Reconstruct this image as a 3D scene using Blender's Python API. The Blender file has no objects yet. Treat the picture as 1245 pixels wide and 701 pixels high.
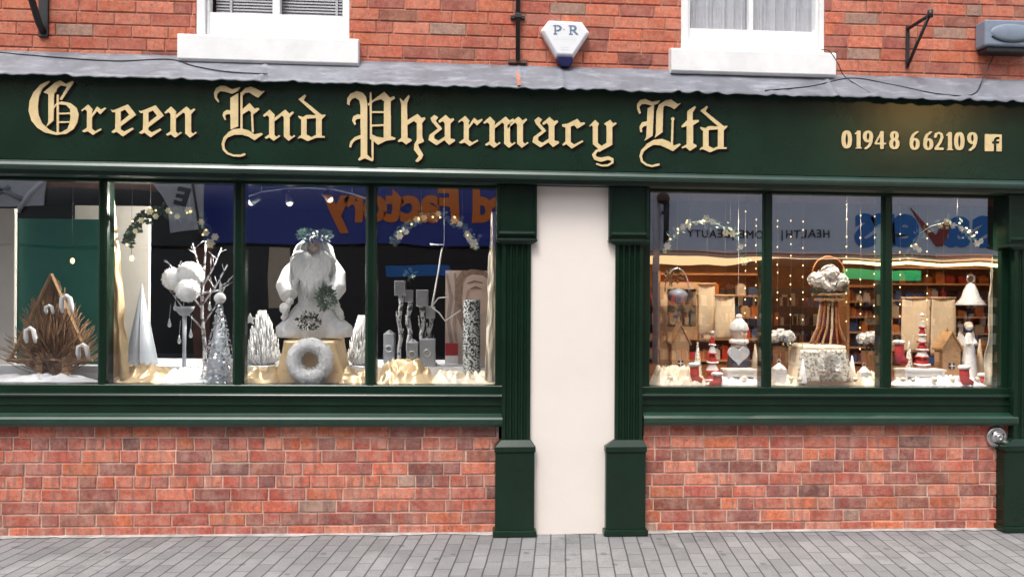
import bpy, math, random
import numpy as np
from mathutils import Vector, Matrix, noise

random.seed(7)
SC = bpy.context.scene
COL = SC.collection
R = math.radians
SLOPE = 0.005                      # the street falls gently to the right

# ------------------------------------------------------------------ camera model
F = 900.0; CX = 622.5; YH = 360.0; D = 4.6; EYE = 1.47
PSI = math.atan(0.0588); RHO = 0.0055
FW = Vector((math.sin(PSI), math.cos(PSI), 0)); RT0 = Vector((math.cos(PSI), -math.sin(PSI), 0)); UP0 = Vector((0, 0, 1))
RT = RT0 * math.cos(RHO) + UP0 * math.sin(RHO)
UP = UP0 * math.cos(RHO) - RT0 * math.sin(RHO)
CAMP = Vector((0, -D, EYE))

def W(px, py, Y):
    """photo pixel -> the point of the plane y = Y that shows there"""
    d = RT * ((px - CX) / F) + UP * ((YH - py) / F) + FW
    t = (Y + D) / d.y
    return CAMP + d * t

def Z0(px, py, Y):
    p = W(px, py, Y)
    return p.z + SLOPE * p.x

def WX(px, py, Y): return W(px, py, Y).x
def S(Y): return (Y + D) / F       # metres per photo pixel at depth Y

cam_d = bpy.data.cameras.new('camera'); cam = bpy.data.objects.new('camera', cam_d); COL.objects.link(cam)
m = Matrix.Identity(4)
for i in range(3):
    m[i][0] = RT[i]; m[i][1] = UP[i]; m[i][2] = -FW[i]; m[i][3] = CAMP[i]
cam.matrix_world = m
cam_d.sensor_width = 36; cam_d.lens = 36 * F / 1245
cam_d.shift_y = (YH - 350.5) / 1245
cam_d.clip_start = 0.05; cam_d.clip_end = 1000
SC.camera = cam

# ------------------------------------------------------------------ materials
def lin(r, g, b, k=1.0):
    f = lambda c: (c / 255 / 12.92) if c <= 10 else ((c / 255 + 0.055) / 1.055) ** 2.4
    return (f(r) * k, f(g) * k, f(b) * k)

def mat(name, col, rough=.6, metal=0., var=.15, vscale=14., bump=0., bscale=150., spec=.5, emit=None, estr=0., coat=0.):
    M = bpy.data.materials.new(name); M.use_nodes = True
    nt = M.node_tree; N = nt.nodes; Lk = nt.links
    b = N['Principled BSDF']
    b.inputs['Roughness'].default_value = rough; b.inputs['Metallic'].default_value = metal
    b.inputs['Specular IOR Level'].default_value = spec
    if coat: b.inputs['Coat Weight'].default_value = coat; b.inputs['Coat Roughness'].default_value = .12
    tc = N.new('ShaderNodeTexCoord')
    n = N.new('ShaderNodeTexNoise'); n.inputs['Scale'].default_value = vscale; n.inputs['Detail'].default_value = 6
    n.inputs['Roughness'].default_value = .65
    Lk.new(tc.outputs['Object'], n.inputs['Vector'])
    mr = N.new('ShaderNodeMapRange'); mr.inputs['From Min'].default_value = .3; mr.inputs['From Max'].default_value = .7
    mr.inputs['To Min'].default_value = 1 - var; mr.inputs['To Max'].default_value = 1 + var
    Lk.new(n.outputs['Fac'], mr.inputs['Value'])
    vm = N.new('ShaderNodeVectorMath'); vm.operation = 'SCALE'; vm.inputs[0].default_value = col
    Lk.new(mr.outputs['Result'], vm.inputs['Scale'])
    Lk.new(vm.outputs['Vector'], b.inputs['Base Color'])
    if bump:
        n2 = N.new('ShaderNodeTexNoise'); n2.inputs['Scale'].default_value = bscale; n2.inputs['Detail'].default_value = 4
        Lk.new(tc.outputs['Object'], n2.inputs['Vector'])
        bp = N.new('ShaderNodeBump'); bp.inputs['Strength'].default_value = bump; bp.inputs['Distance'].default_value = .004
        Lk.new(n2.outputs['Fac'], bp.inputs['Height']); Lk.new(bp.outputs['Normal'], b.inputs['Normal'])
    if emit:
        b.inputs['Emission Color'].default_value = (*emit, 1); b.inputs['Emission Strength'].default_value = estr
    return M

def brick_mat(name, kiln_a=.6, pale_a=.5, pale_c=(.50, .31, .24)):
    M = bpy.data.materials.new(name); M.use_nodes = True
    nt = M.node_tree; N = nt.nodes; Lk = nt.links; b = N['Principled BSDF']
    b.inputs['Roughness'].default_value = .88; b.inputs['Specular IOR Level'].default_value = .3
    tc = N.new('ShaderNodeTexCoord'); at = N.new('ShaderNodeAttribute'); at.attribute_name = 'tint'
    def nz(scale, det=5, rough=.6, vec=None):
        n = N.new('ShaderNodeTexNoise'); n.inputs['Scale'].default_value = scale; n.inputs['Detail'].default_value = det
        n.inputs['Roughness'].default_value = rough; Lk.new(vec or tc.outputs['Object'], n.inputs['Vector']); return n
    def rng(src, a, c, lo, hi):
        r = N.new('ShaderNodeMapRange'); r.inputs['From Min'].default_value = a; r.inputs['From Max'].default_value = c
        r.inputs['To Min'].default_value = lo; r.inputs['To Max'].default_value = hi; Lk.new(src, r.inputs['Value']); return r
    def mix(fac, a, c, blend='MIX'):
        x = N.new('ShaderNodeMix'); x.data_type = 'RGBA'; x.blend_type = blend
        Lk.new(fac, x.inputs['Factor'])
        for s, v in ((6, a), (7, c)):
            if isinstance(v, tuple): x.inputs[s].default_value = (*v, 1)
            else: Lk.new(v, x.inputs[s])
        return x.outputs[2]
    # mottling inside each brick
    mo = rng(nz(34, 8, .8).outputs['Fac'], .34, .66, .55, 1.45)
    vs = N.new('ShaderNodeVectorMath'); vs.operation = 'SCALE'
    Lk.new(at.outputs['Color'], vs.inputs[0]); Lk.new(mo.outputs['Result'], vs.inputs['Scale'])
    # worn pale smears of old pointing and lime
    pale = rng(nz(8, 9, .78).outputs['Fac'], .44, .64, 0, pale_a)
    c1 = mix(pale.outputs['Result'], vs.outputs['Vector'], pale_c)
    # dark firing marks: vertical bands
    mp = N.new('ShaderNodeMapping'); mp.inputs['Scale'].default_value = (26, 1, 4); Lk.new(tc.outputs['Object'], mp.inputs['Vector'])
    kiln = rng(nz(1.0, 3, .6, mp.outputs['Vector']).outputs['Fac'], .51, .62, 0, kiln_a)
    c2 = mix(kiln.outputs['Result'], c1, (.19, .10, .09))
    # small spalls
    sp = rng(nz(48, 3, .6).outputs['Fac'], .63, .70, 0, .7)
    c3 = mix(sp.outputs['Result'], c2, (.10, .05, .035))
    Lk.new(c3, b.inputs['Base Color'])
    bp = N.new('ShaderNodeBump'); bp.inputs['Strength'].default_value = .55; bp.inputs['Distance'].default_value = .006
    Lk.new(nz(85, 6, .7).outputs['Fac'], bp.inputs['Height']); Lk.new(bp.outputs['Normal'], b.inputs['Normal'])
    return M

def glass_mat(name, fac, tint=(1, 1, 1)):
    M = bpy.data.materials.new(name); M.use_nodes = True
    nt = M.node_tree; N = nt.nodes; Lk = nt.links
    N.remove(N['Principled BSDF'])
    out = N['Material Output']; t = N.new('ShaderNodeBsdfTransparent'); t.inputs['Color'].default_value = (*tint, 1)
    g = N.new('ShaderNodeBsdfGlossy'); g.inputs['Roughness'].default_value = 0.0; g.inputs['Color'].default_value = (.95, .97, 1, 1)
    # old float glass: a very faint ripple
    tc = N.new('ShaderNodeTexCoord'); n = N.new('ShaderNodeTexNoise'); n.inputs['Scale'].default_value = 2.2; n.inputs['Detail'].default_value = 1
    Lk.new(tc.outputs['Object'], n.inputs['Vector'])
    bp = N.new('ShaderNodeBump'); bp.inputs['Strength'].default_value = .085; bp.inputs['Distance'].default_value = .012
    Lk.new(n.outputs['Fac'], bp.inputs['Height']); Lk.new(bp.outputs['Normal'], g.inputs['Normal'])
    mx = N.new('ShaderNodeMixShader'); mx.inputs[0].default_value = fac
    Lk.new(t.outputs[0], mx.inputs[1]); Lk.new(g.outputs[0], mx.inputs[2]); Lk.new(mx.outputs[0], out.inputs['Surface'])
    return M

def paver_mat():
    M = bpy.data.materials.new('pavers'); M.use_nodes = True
    nt = M.node_tree; N = nt.nodes; Lk = nt.links; b = N['Principled BSDF']
    b.inputs['Roughness'].default_value = .8
    g = N.new('ShaderNodeNewGeometry'); sx = N.new('ShaderNodeSeparateXYZ'); Lk.new(g.outputs['Position'], sx.inputs[0])
    k = N.new('ShaderNodeMath'); k.operation = 'MULTIPLY_ADD'; k.inputs[1].default_value = -0.13
    Lk.new(sx.outputs['Y'], k.inputs[0]); Lk.new(sx.outputs['X'], k.inputs[2])
    wob = N.new('ShaderNodeTexNoise'); wob.inputs['Scale'].default_value = 3.; Lk.new(g.outputs['Position'], wob.inputs['Vector'])
    wb = N.new('ShaderNodeMath'); wb.operation = 'MULTIPLY_ADD'; wb.inputs[1].default_value = .012
    Lk.new(wob.outputs['Fac'], wb.inputs[0]); Lk.new(k.outputs[0], wb.inputs[2])
    cb = N.new('ShaderNodeCombineXYZ'); Lk.new(sx.outputs['Y'], cb.inputs['X']); Lk.new(wb.outputs[0], cb.inputs['Y'])
    br = N.new('ShaderNodeTexBrick'); br.offset = .5; br.inputs['Scale'].default_value = 1
    br.inputs['Brick Width'].default_value = .2; br.inputs['Row Height'].default_value = .0885
    br.inputs['Mortar Size'].default_value = .0042; br.inputs['Mortar Smooth'].default_value = .25; br.inputs['Bias'].default_value = 0
    br.inputs['Color1'].default_value = (.172, .173, .176, 1); br.inputs['Color2'].default_value = (.232, .232, .235, 1)
    br.inputs['Mortar'].default_value = (.115, .115, .118, 1)
    Lk.new(cb.outputs[0], br.inputs['Vector'])
    n = N.new('ShaderNodeTexNoise'); n.inputs['Scale'].default_value = 5; n.inputs['Detail'].default_value = 8; n.inputs['Roughness'].default_value = .7
    Lk.new(g.outputs['Position'], n.inputs['Vector'])
    mr = N.new('ShaderNodeMapRange'); mr.inputs['From Min'].default_value = .3; mr.inputs['From Max'].default_value = .7
    mr.inputs['To Min'].default_value = .86; mr.inputs['To Max'].default_value = 1.1; Lk.new(n.outputs['Fac'], mr.inputs['Value'])
    n3 = N.new('ShaderNodeTexNoise'); n3.inputs['Scale'].default_value = 160; n3.inputs['Detail'].default_value = 3
    Lk.new(g.outputs['Position'], n3.inputs['Vector'])
    m3 = N.new('ShaderNodeMapRange'); m3.inputs['From Min'].default_value = .3; m3.inputs['From Max'].default_value = .7
    m3.inputs['To Min'].default_value = .82; m3.inputs['To Max'].default_value = 1.18; Lk.new(n3.outputs['Fac'], m3.inputs['Value'])
    mm = N.new('ShaderNodeMath'); mm.operation = 'MULTIPLY'; Lk.new(mr.outputs[0], mm.inputs[0]); Lk.new(m3.outputs[0], mm.inputs[1])
    vm = N.new('ShaderNodeVectorMath'); vm.operation = 'SCALE'; Lk.new(br.outputs['Color'], vm.inputs[0]); Lk.new(mm.outputs[0], vm.inputs['Scale'])
    # the long joints between the rows are open and dark
    fr = N.new('ShaderNodeMath'); fr.operation = 'DIVIDE'; fr.inputs[1].default_value = .0885; Lk.new(wb.outputs[0], fr.inputs[0])
    f2 = N.new('ShaderNodeMath'); f2.operation = 'FRACT'; Lk.new(fr.outputs[0], f2.inputs[0])
    f3 = N.new('ShaderNodeMath'); f3.operation = 'PINGPONG'; f3.inputs[1].default_value = .5; Lk.new(f2.outputs[0], f3.inputs[0])
    f4 = N.new('ShaderNodeMapRange'); f4.inputs['From Min'].default_value = .028; f4.inputs['From Max'].default_value = .066; f4.inputs['To Min'].default_value = .85; f4.inputs['To Max'].default_value = 0
    Lk.new(f3.outputs[0], f4.inputs['Value'])
    st = N.new('ShaderNodeTexNoise'); st.inputs['Scale'].default_value = 2.3; st.inputs['Detail'].default_value = 9; st.inputs['Roughness'].default_value = .75
    Lk.new(g.outputs['Position'], st.inputs['Vector'])
    s2 = N.new('ShaderNodeMapRange'); s2.inputs['From Min'].default_value = .56; s2.inputs['From Max'].default_value = .72; s2.inputs['To Min'].default_value = 1; s2.inputs['To Max'].default_value = .6
    Lk.new(st.outputs['Fac'], s2.inputs['Value'])
    vo = N.new('ShaderNodeTexVoronoi'); vo.inputs['Scale'].default_value = 5.5; Lk.new(g.outputs['Position'], vo.inputs['Vector'])
    s3 = N.new('ShaderNodeMapRange'); s3.inputs['From Min'].default_value = .09; s3.inputs['From Max'].default_value = .13; s3.inputs['To Min'].default_value = .62; s3.inputs['To Max'].default_value = 1
    Lk.new(vo.outputs['Distance'], s3.inputs['Value'])
    s4 = N.new('ShaderNodeMath'); s4.operation = 'MULTIPLY'; Lk.new(s2.outputs[0], s4.inputs[0]); Lk.new(s3.outputs[0], s4.inputs[1])
    mm2 = N.new('ShaderNodeMath'); mm2.operation = 'MULTIPLY'; Lk.new(s4.outputs[0], mm2.inputs[0]); Lk.new(mm.outputs[0], mm2.inputs[1]); Lk.new(mm2.outputs[0], vm.inputs['Scale'])
    jm = N.new('ShaderNodeMix'); jm.data_type = 'RGBA'; jm.inputs[7].default_value = (.05, .05, .052, 1)
    Lk.new(f4.outputs[0], jm.inputs['Factor']); Lk.new(vm.outputs['Vector'], jm.inputs[6])
    Lk.new(jm.outputs[2], b.inputs['Base Color'])
    inv = N.new('ShaderNodeMath'); inv.operation = 'SUBTRACT'; inv.inputs[0].default_value = 1; Lk.new(br.outputs['Fac'], inv.inputs[1])
    ad = N.new('ShaderNodeMath'); ad.operation = 'MULTIPLY_ADD'; ad.inputs[1].default_value = .15
    Lk.new(n3.outputs['Fac'], ad.inputs[0]); Lk.new(inv.outputs[0], ad.inputs[2])
    bp = N.new('ShaderNodeBump'); bp.inputs['Strength'].default_value = .6; bp.inputs['Distance'].default_value = .006
    Lk.new(ad.outputs[0], bp.inputs['Height']); Lk.new(bp.outputs['Normal'], b.inputs['Normal'])
    return M

def lead_mat():
    M = mat('lead', (.155, .163, .19), rough=.5, var=.25, vscale=5, bump=.4, bscale=30)
    nt = M.node_tree; N = nt.nodes; Lk = nt.links; b = N['Principled BSDF']
    src = b.inputs['Base Color'].links[0].from_socket
    tc = N.new('ShaderNodeTexCoord'); mp = N.new('ShaderNodeMapping'); mp.inputs['Scale'].default_value = (3.2, 3, 14)
    Lk.new(tc.outputs['Object'], mp.inputs['Vector'])
    n = N.new('ShaderNodeTexNoise'); n.inputs['Scale'].default_value = 2; n.inputs['Detail'].default_value = 7; n.inputs['Roughness'].default_value = .7
    Lk.new(mp.outputs[0], n.inputs['Vector'])
    r = N.new('ShaderNodeMapRange'); r.inputs['From Min'].default_value = .5; r.inputs['From Max'].default_value = .75; r.inputs['To Max'].default_value = .75
    Lk.new(n.outputs['Fac'], r.inputs['Value'])
    x = N.new('ShaderNodeMix'); x.data_type = 'RGBA'; Lk.new(r.outputs[0], x.inputs['Factor']); Lk.new(src, x.inputs[6]); x.inputs[7].default_value = (.37, .385, .425, 1)
    Lk.new(x.outputs[2], b.inputs['Base Color'])
    return M

def speckle_mat(name, a, c, scale=60, thr=.5, rough=.4, metal=0.):
    M = bpy.data.materials.new(name); M.use_nodes = True
    nt = M.node_tree; N = nt.nodes; Lk = nt.links; b = N['Principled BSDF']
    b.inputs['Roughness'].default_value = rough; b.inputs['Metallic'].default_value = metal
    tc = N.new('ShaderNodeTexCoord'); v = N.new('ShaderNodeTexNoise'); v.inputs['Scale'].default_value = scale; v.inputs['Detail'].default_value = 2
    Lk.new(tc.outputs['Object'], v.inputs['Vector'])
    cr = N.new('ShaderNodeValToRGB'); cr.color_ramp.elements[0].position = thr - .06; cr.color_ramp.elements[1].position = thr + .06
    cr.color_ramp.elements[0].color = (*a, 1); cr.color_ramp.elements[1].color = (*c, 1)
    Lk.new(v.outputs['Fac'], cr.inputs['Fac']); Lk.new(cr.outputs['Color'], b.inputs['Base Color'])
    return M

MT = {}
def defmats():
    T = MT
    T['brick'] = brick_mat('old_brick', .48, .62, (.56, .36, .285))
    T['brick_up'] = brick_mat('old_orange_brick', .16, .5, (.52, .27, .18))
    T['mortar'] = mat('mortar', (.55, .385, .31), .95, var=.4, vscale=7, bump=.5, bscale=90)
    T['mortar_up'] = mat('red_mortar', (.40, .20, .14), .95, var=.6, vscale=6, bump=.5, bscale=90)
    T['green'] = mat('green_gloss_paint', (.0058, .0205, .0115), .25, var=.22, vscale=4, bump=.1, bscale=22, spec=.35)
    T['greenhi'] = mat('green_paint_sky_sheen', (.008, .034, .021), .34, var=.25, vscale=5, bump=.12, bscale=18, spec=.8)  # lighter copy of the green; sky sheen on the mouldings put into its colour
    T['fascia'] = mat('green_fascia_paint', (.0075, .0245, .0142), .2, var=.22, vscale=2.5, bump=.12, bscale=14, spec=.55)
    T['gold'] = mat('gold_leaf', (.70, .54, .28), .45, var=.12, vscale=20)
    T['shade'] = mat('black_shade_paint', (.0022, .0018, .0014), .6, var=.1, spec=.2)
    T['white'] = mat('white_gloss_paint', (.80, .80, .79), .4, var=.09, vscale=6, bump=.25, bscale=22)
    T['render'] = mat('offwhite_render', (.78, .715, .655), .7, var=.035, vscale=1.6, bump=.12, bscale=40)
    T['lead'] = lead_mat()
    T['glass'] = glass_mat('shop_glass', .32)
    T['glass_up'] = glass_mat('sash_glass', .12)
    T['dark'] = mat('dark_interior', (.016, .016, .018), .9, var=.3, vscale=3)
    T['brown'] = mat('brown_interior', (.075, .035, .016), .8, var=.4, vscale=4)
    T['iron'] = mat('black_iron', (.015, .015, .017), .5, var=.3, bump=.3, bscale=60)
    T['paver'] = paver_mat()
    T['edge'] = mat('pale_mortar', (.36, .345, .33), .95, var=.4, vscale=9, bump=.5, bscale=60)
    T['plastic'] = mat('white_plastic', (.78, .79, .8), .35, var=.02)
    T['blueplastic'] = mat('dark_blue_plastic', (.01, .012, .07), .25, var=.05)
    T['greyprint'] = mat('grey_print', (.13, .2, .3), .5, var=.03)
    T['paleprint'] = mat('pale_grey_print', (.5, .55, .58), .5, var=.03)
    T['greyplastic'] = mat('grey_plastic', (.2, .245, .31), .4, var=.08, vscale=20)
    T['steel'] = mat('brushed_steel', (.55, .55, .56), .28, metal=.9, var=.15, bump=.05)
    T['cable'] = mat('black_cable', (.02, .02, .025), .5)
    T['blind'] = mat('grey_blind', (.30, .31, .335), .5, var=.08)
    T['net'] = mat('net_curtain', (.5, .51, .54), .9, var=.06, vscale=30)
    # shop display
    T['cream'] = mat('cream_board', (.68, .64, .58), .6, var=.04)
    T['teal'] = mat('teal_board', (.012, .15, .115), .5, var=.06)
    T['twig'] = mat('brown_twig', (.24, .135, .07), .8, var=.4, vscale=12)
    T['tan'] = mat('tan_wood', (.42, .25, .12), .6, var=.25, vscale=10)
    T['fluff'] = mat('white_fluff', (.8, .81, .82), .95, var=.06, vscale=40, bump=.8, bscale=120)
    T['snow'] = mat('white_snow_cloth', (.74, .75, .78), .95, var=.08, vscale=20, bump=.5, bscale=60)
    T['lame'] = mat('gold_lame_cloth', (.72, .55, .33), .36, metal=.4, var=.15, vscale=8, bump=.12, bscale=25)
    T['satin'] = mat('pale_gold_satin', (.78, .58, .33), .35, metal=.25, var=.12, vscale=6, bump=.1, bscale=20)
    T['ivory'] = mat('ivory_cloth', (.76, .68, .54), .45, metal=.1, var=.15, vscale=8, bump=.15, bscale=25)
    T['silvercloth'] = mat('silver_cloth', (.31, .34, .38), .45, metal=.2, var=.06, vscale=6)
    T['silver'] = mat('silver_metal', (.62, .64, .67), .3, metal=.8, var=.15)
    T['sequin'] = mat('silver_sequin', (.72, .75, .78), .2, metal=.85, var=.2, vscale=30)
    T['birch'] = speckle_mat('birch_bark', (.07, .07, .075), (.55, .57, .6), 34, .45, .7)
    T['mosaic'] = speckle_mat('mosaic_glaze', (.02, .025, .03), (.6, .63, .64), 75, .5, .2)
    T['leafprint'] = speckle_mat('leaf_print_cloth', (.22, .22, .20), (.72, .70, .63), 55, .47, .6)
    T['maroon_cloth'] = mat('maroon_cloth', (.16, .03, .04), .8, var=.2)
    T['leaf'] = mat('dark_green_leaf', (.025, .05, .03), .5, var=.4, vscale=30)
    T['frostleaf'] = mat('frosted_leaf', (.10, .15, .11), .6, var=.4, vscale=30)
    T['petal'] = mat('cream_petal', (.80, .74, .50), .6, var=.1)
    T['whitepetal'] = mat('white_petal', (.8, .79, .77), .7, var=.08)
    T['robe'] = mat('white_fur_robe', (.77, .78, .8), .95, var=.1, vscale=30, bump=1., bscale=90)
    T['skin'] = mat('doll_skin', (.72, .56, .48), .5, var=.05)
    T['red'] = mat('red_felt', (.42, .03, .032), .8, var=.1)
    T['rust'] = mat('rust_wicker', (.38, .13, .04), .7, var=.35, vscale=40, bump=.6, bscale=80)
    T['wood'] = mat('pale_wood', (.46, .28, .15), .6, var=.25, vscale=12)
    T['darkwood'] = mat('brown_wood', (.2, .085, .035), .5, var=.3, vscale=8)
    T['paper'] = mat('parchment_paper', (.66, .52, .36), .8, var=.1, vscale=6)
    T['navy'] = mat('navy_cloth', (.03, .035, .06), .8)
    T['bulb'] = mat('warm_bulb', (.9, .75, .4), .4, emit=(1, .72, .32), estr=1.3)
    T['coolbulb'] = mat('cool_bulb', (.9, .88, .8), .4, emit=(1, .9, .7), estr=1.6)
    T['lens'] = mat('spot_lens', (.9, .9, .9), .3, emit=(1, .93, .8), estr=1.2)
    T['wire'] = mat('clear_wire', (.16, .15, .14), .4)
    # across the street
    T['oppbrick'] = mat('opposite_brick', (.24, .11, .075), .9, var=.3, vscale=3, bump=.3, bscale=30)
    T['oppblue'] = mat('blue_sign', (.014, .04, .30), .4, var=.05)
    T['orange'] = mat('orange_letter', (.85, .2, .012), .5, var=.05)
    T['oppgrey'] = mat('blue_grey_sign', (.70, .74, .82), .5, var=.08, vscale=2)  # colour lightened beyond the sign's grey to make up for weak daylight
    T['cyan'] = mat('blue_letter', (.003, .17, .52), .5, var=.05)
    T['maroon'] = mat('dark_red_letter', (.3, .03, .02), .5, var=.05)
    T['ink'] = mat('dark_letter', (.03, .035, .05), .5)
    T['oppdark'] = mat('dark_shopfront', (.012, .013, .016), .3, var=.2)
    T['oppwhite'] = mat('pale_sign', (.55, .55, .56), .6, var=.1)
    T['slate'] = mat('slate_roof', (.1, .1, .11), .8, var=.2)
    T['glowpanel'] = mat('glow_panel', (.5, .3, .1), .5, emit=(1, .62, .2), estr=6)  # added glow that only serves the signboard's glint
    T['strip'] = mat('lit_strip', (.9, .8, .5), .5, emit=(1, .74, .3), estr=4.5)
    T['bannergreen'] = mat('glowing_banner', (.02, .42, .14), .5, emit=(.02, .42, .14), estr=.6)  # banner brightened by a glow of its own; it is no lamp
    T['orangewall'] = mat('orange_wall', (.62, .2, .06), .7, var=.3, vscale=3)
    for n, c in (('pk_white', (.7, .7, .7)), ('pk_red', (.5, .05, .04)), ('pk_orange', (.6, .22, .05)), ('pk_blue', (.06, .12, .3)),
                 ('pk_dark', (.05, .03, .025)), ('pk_cream', (.6, .48, .32))):
        T[n] = mat(n, c, .45, var=.1)
defmats()

# ------------------------------------------------------------------ mesh builder
def root_of(o):
    while o.parent: o = o.parent
    return o

class MB:
    def __init__(s): s.v = []; s.f = []; s.mi = []; s.sm = []; s.col = []
    def add(s, vs, fs, mi=0, smooth=False, col=None):
        o = len(s.v); s.v += [Vector(q) for q in vs]
        for f in fs:
            s.f.append([o + i for i in f]); s.mi.append(mi); s.sm.append(smooth); s.col.append(col)
        return s
    def box(s, x0, x1, y0, y1, z0, z1, mi=0, sl=True):
        k = SLOPE if sl else 0
        vs = [(x, y, z - k * x) for z in (z0, z1) for y in (y0, y1) for x in (x0, x1)]
        return s.add(vs, [(0, 2, 3, 1), (4, 5, 7, 6), (0, 1, 5, 4), (2, 6, 7, 3), (0, 4, 6, 2), (1, 3, 7, 5)], mi)
    def prism(s, prof, x0, x1, mi=0, smooth=False, k=SLOPE):
        """profile [(y,z)] swept along x on the sloping street"""
        n = len(prof)
        vs = [(x, y, z - k * x) for x in (x0, x1) for y, z in prof]
        fs = [(i, (i + 1) % n, n + (i + 1) % n, n + i) for i in range(n)]
        fs += [tuple(range(n - 1, -1, -1)), tuple(range(n, 2 * n))]
        return s.add(vs, fs, mi, smooth)
    def vprism(s, prof, z0, z1, mi=0):
        """profile [(x,y)] raised from z0 to z1"""
        n = len(prof)
        vs = [(x, y, z) for z in (z0, z1) for x, y in prof]
        fs = [(i, (i + 1) % n, n + (i + 1) % n, n + i) for i in range(n)]
        fs += [tuple(range(n - 1, -1, -1)), tuple(range(n, 2 * n))]
        return s.add(vs, fs, mi)
    def plate(s, pts, y0, y1, mi=0):
        """outline [(x,z)] given thickness from y0 to y1"""
        n = len(pts)
        vs = [(x, y, z) for y in (y0, y1) for x, z in pts]
        fs = [(i, (i + 1) % n, n + (i + 1) % n, n + i) for i in range(n)]
        fs += [tuple(range(n - 1, -1, -1)), tuple(range(n, 2 * n))]
        return s.add(vs, fs, mi)
    def lathe(s, c, prof, seg=20, sx=1, sy=1, wob=0, mi=0, smooth=True, ns=8):
        vs = []; n = len(prof)
        for r, z in prof:
            for k in range(seg):
                a = 2 * math.pi * k / seg
                q = Vector((c[0] + r * sx * math.cos(a), c[1] + r * sy * math.sin(a), c[2] + z))
                if wob:
                    w = 1 + wob * noise.noise(q * ns)
                    q.x = c[0] + (q.x - c[0]) * w; q.y = c[1] + (q.y - c[1]) * w
                vs.append(q)
        fs = [(i * seg + k, i * seg + (k + 1) % seg, (i + 1) * seg + (k + 1) % seg, (i + 1) * seg + k) for i in range(n - 1) for k in range(seg)]
        fs += [tuple(range(seg - 1, -1, -1)), tuple((n - 1) * seg + k for k in range(seg))]
        return s.add(vs, fs, mi, smooth)
    def tube(s, pts, r, seg=6, mi=0, smooth=True):
        pts = [Vector(p) for p in pts]; n = len(pts)
        rs = r if isinstance(r, (list, tuple)) else [r] * n
        vs = []; prev = None
        for i, p in enumerate(pts):
            t = (pts[min(i + 1, n - 1)] - pts[max(i - 1, 0)])
            if t.length < 1e-9: t = Vector((0, 0, 1))
            t.normalize()
            u = t.cross(Vector((0, 1, 0)) if abs(t.y) < .9 else Vector((1, 0, 0))).normalized() if prev is None else (prev - t * prev.dot(t)).normalized()
            prev = u; w = t.cross(u)
            for k in range(seg):
                a = 2 * math.pi * k / seg
                vs.append(p + (u * math.cos(a) + w * math.sin(a)) * rs[i])
        fs = [(i * seg + k, i * seg + (k + 1) % seg, (i + 1) * seg + (k + 1) % seg, (i + 1) * seg + k) for i in range(n - 1) for k in range(seg)]
        fs += [tuple(range(seg - 1, -1, -1)), tuple((n - 1) * seg + k for k in range(seg))]
        return s.add(vs, fs, mi, smooth)
    def ball(s, c, r, seg=14, ring=9, amp=0, ns=20, mi=0):
        rx, ry, rz = r if isinstance(r, (list, tuple)) else (r, r, r)
        c = Vector(c); vs = []
        for i in range(ring + 1):
            th = math.pi * i / ring
            for k in range(seg):
                a = 2 * math.pi * k / seg
                d = Vector((math.sin(th) * math.cos(a), math.sin(th) * math.sin(a), math.cos(th)))
                q = Vector((d.x * rx, d.y * ry, d.z * rz))
                if amp: q *= 1 + amp * noise.noise((c + q) * ns)
                vs.append(c + q)
        fs = [(i * seg + k, (i + 1) * seg + k, (i + 1) * seg + (k + 1) % seg, i * seg + (k + 1) % seg) for i in range(ring) for k in range(seg)]
        return s.add(vs, fs, mi, True)
    def torus(s, c, R0, r, ax='y', seg=32, ring=10, amp=0, mi=0):
        vs = []; c = Vector(c)
        for i in range(seg):
            a = 2 * math.pi * i / seg
            for k in range(ring):
                b = 2 * math.pi * k / ring
                rr = R0 + r * math.cos(b); h = r * math.sin(b)
                q = Vector((rr * math.cos(a), h, rr * math.sin(a))) if ax == 'y' else Vector((rr * math.cos(a), rr * math.sin(a), h))
                if amp: q += Vector((noise.noise((c + q) * 45), noise.noise((c + q) * 45 + Vector((9, 0, 0))), noise.noise((c + q) * 45 + Vector((0, 9, 0))))) * amp
                vs.append(c + q)
        fs = [(i * ring + k, i * ring + (k + 1) % ring, ((i + 1) % seg) * ring + (k + 1) % ring, ((i + 1) % seg) * ring + k) for i in range(seg) for k in range(ring)]
        return s.add(vs, fs, mi, True)
    def leafquad(s, p, d, up, L, w, mi=0):
        p = Vector(p); d = Vector(d).normalized(); sd = d.cross(Vector(up)).normalized() * w
        nrm = sd.cross(d).normalized() * w * .35
        return s.add([p, p + d * L * .5 + sd + nrm, p + d * L, p + d * L * .5 - sd + nrm], [(0, 1, 2), (0, 2, 3)], mi, False)
    def build(s, name, mats, parent=None, bevel=0, remesh=0, fixn=True):
        if not isinstance(mats, (list, tuple)): mats = [mats]
        me = bpy.data.meshes.new(name)
        if parent is not None: off = root_of(parent).location.copy()
        else:
            xs = [v.x for v in s.v]; ys = [v.y for v in s.v]; zs = [v.z for v in s.v]
            off = Vector(((min(xs) + max(xs)) / 2, (min(ys) + max(ys)) / 2, min(zs)))
        me.from_pydata([v - off for v in s.v], [], s.f)
        for M in mats: me.materials.append(M)
        me.polygons.foreach_set('material_index', s.mi); me.polygons.foreach_set('use_smooth', s.sm)
        if any(c is not None for c in s.col):
            ca = me.color_attributes.new('tint', 'FLOAT_COLOR', 'CORNER'); dat = []
            for p, c in zip(me.polygons, s.col):
                c = c or (.4, .3, .25)
                dat += [c[0], c[1], c[2], 1] * p.loop_total
            ca.data.foreach_set('color', dat)
        if fixn:
            import bmesh
            bm = bmesh.new(); bm.from_mesh(me); bmesh.ops.recalc_face_normals(bm, faces=bm.faces); bm.to_mesh(me); bm.free()
        me.update()
        o = bpy.data.objects.new(name, me); COL.objects.link(o)
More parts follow.
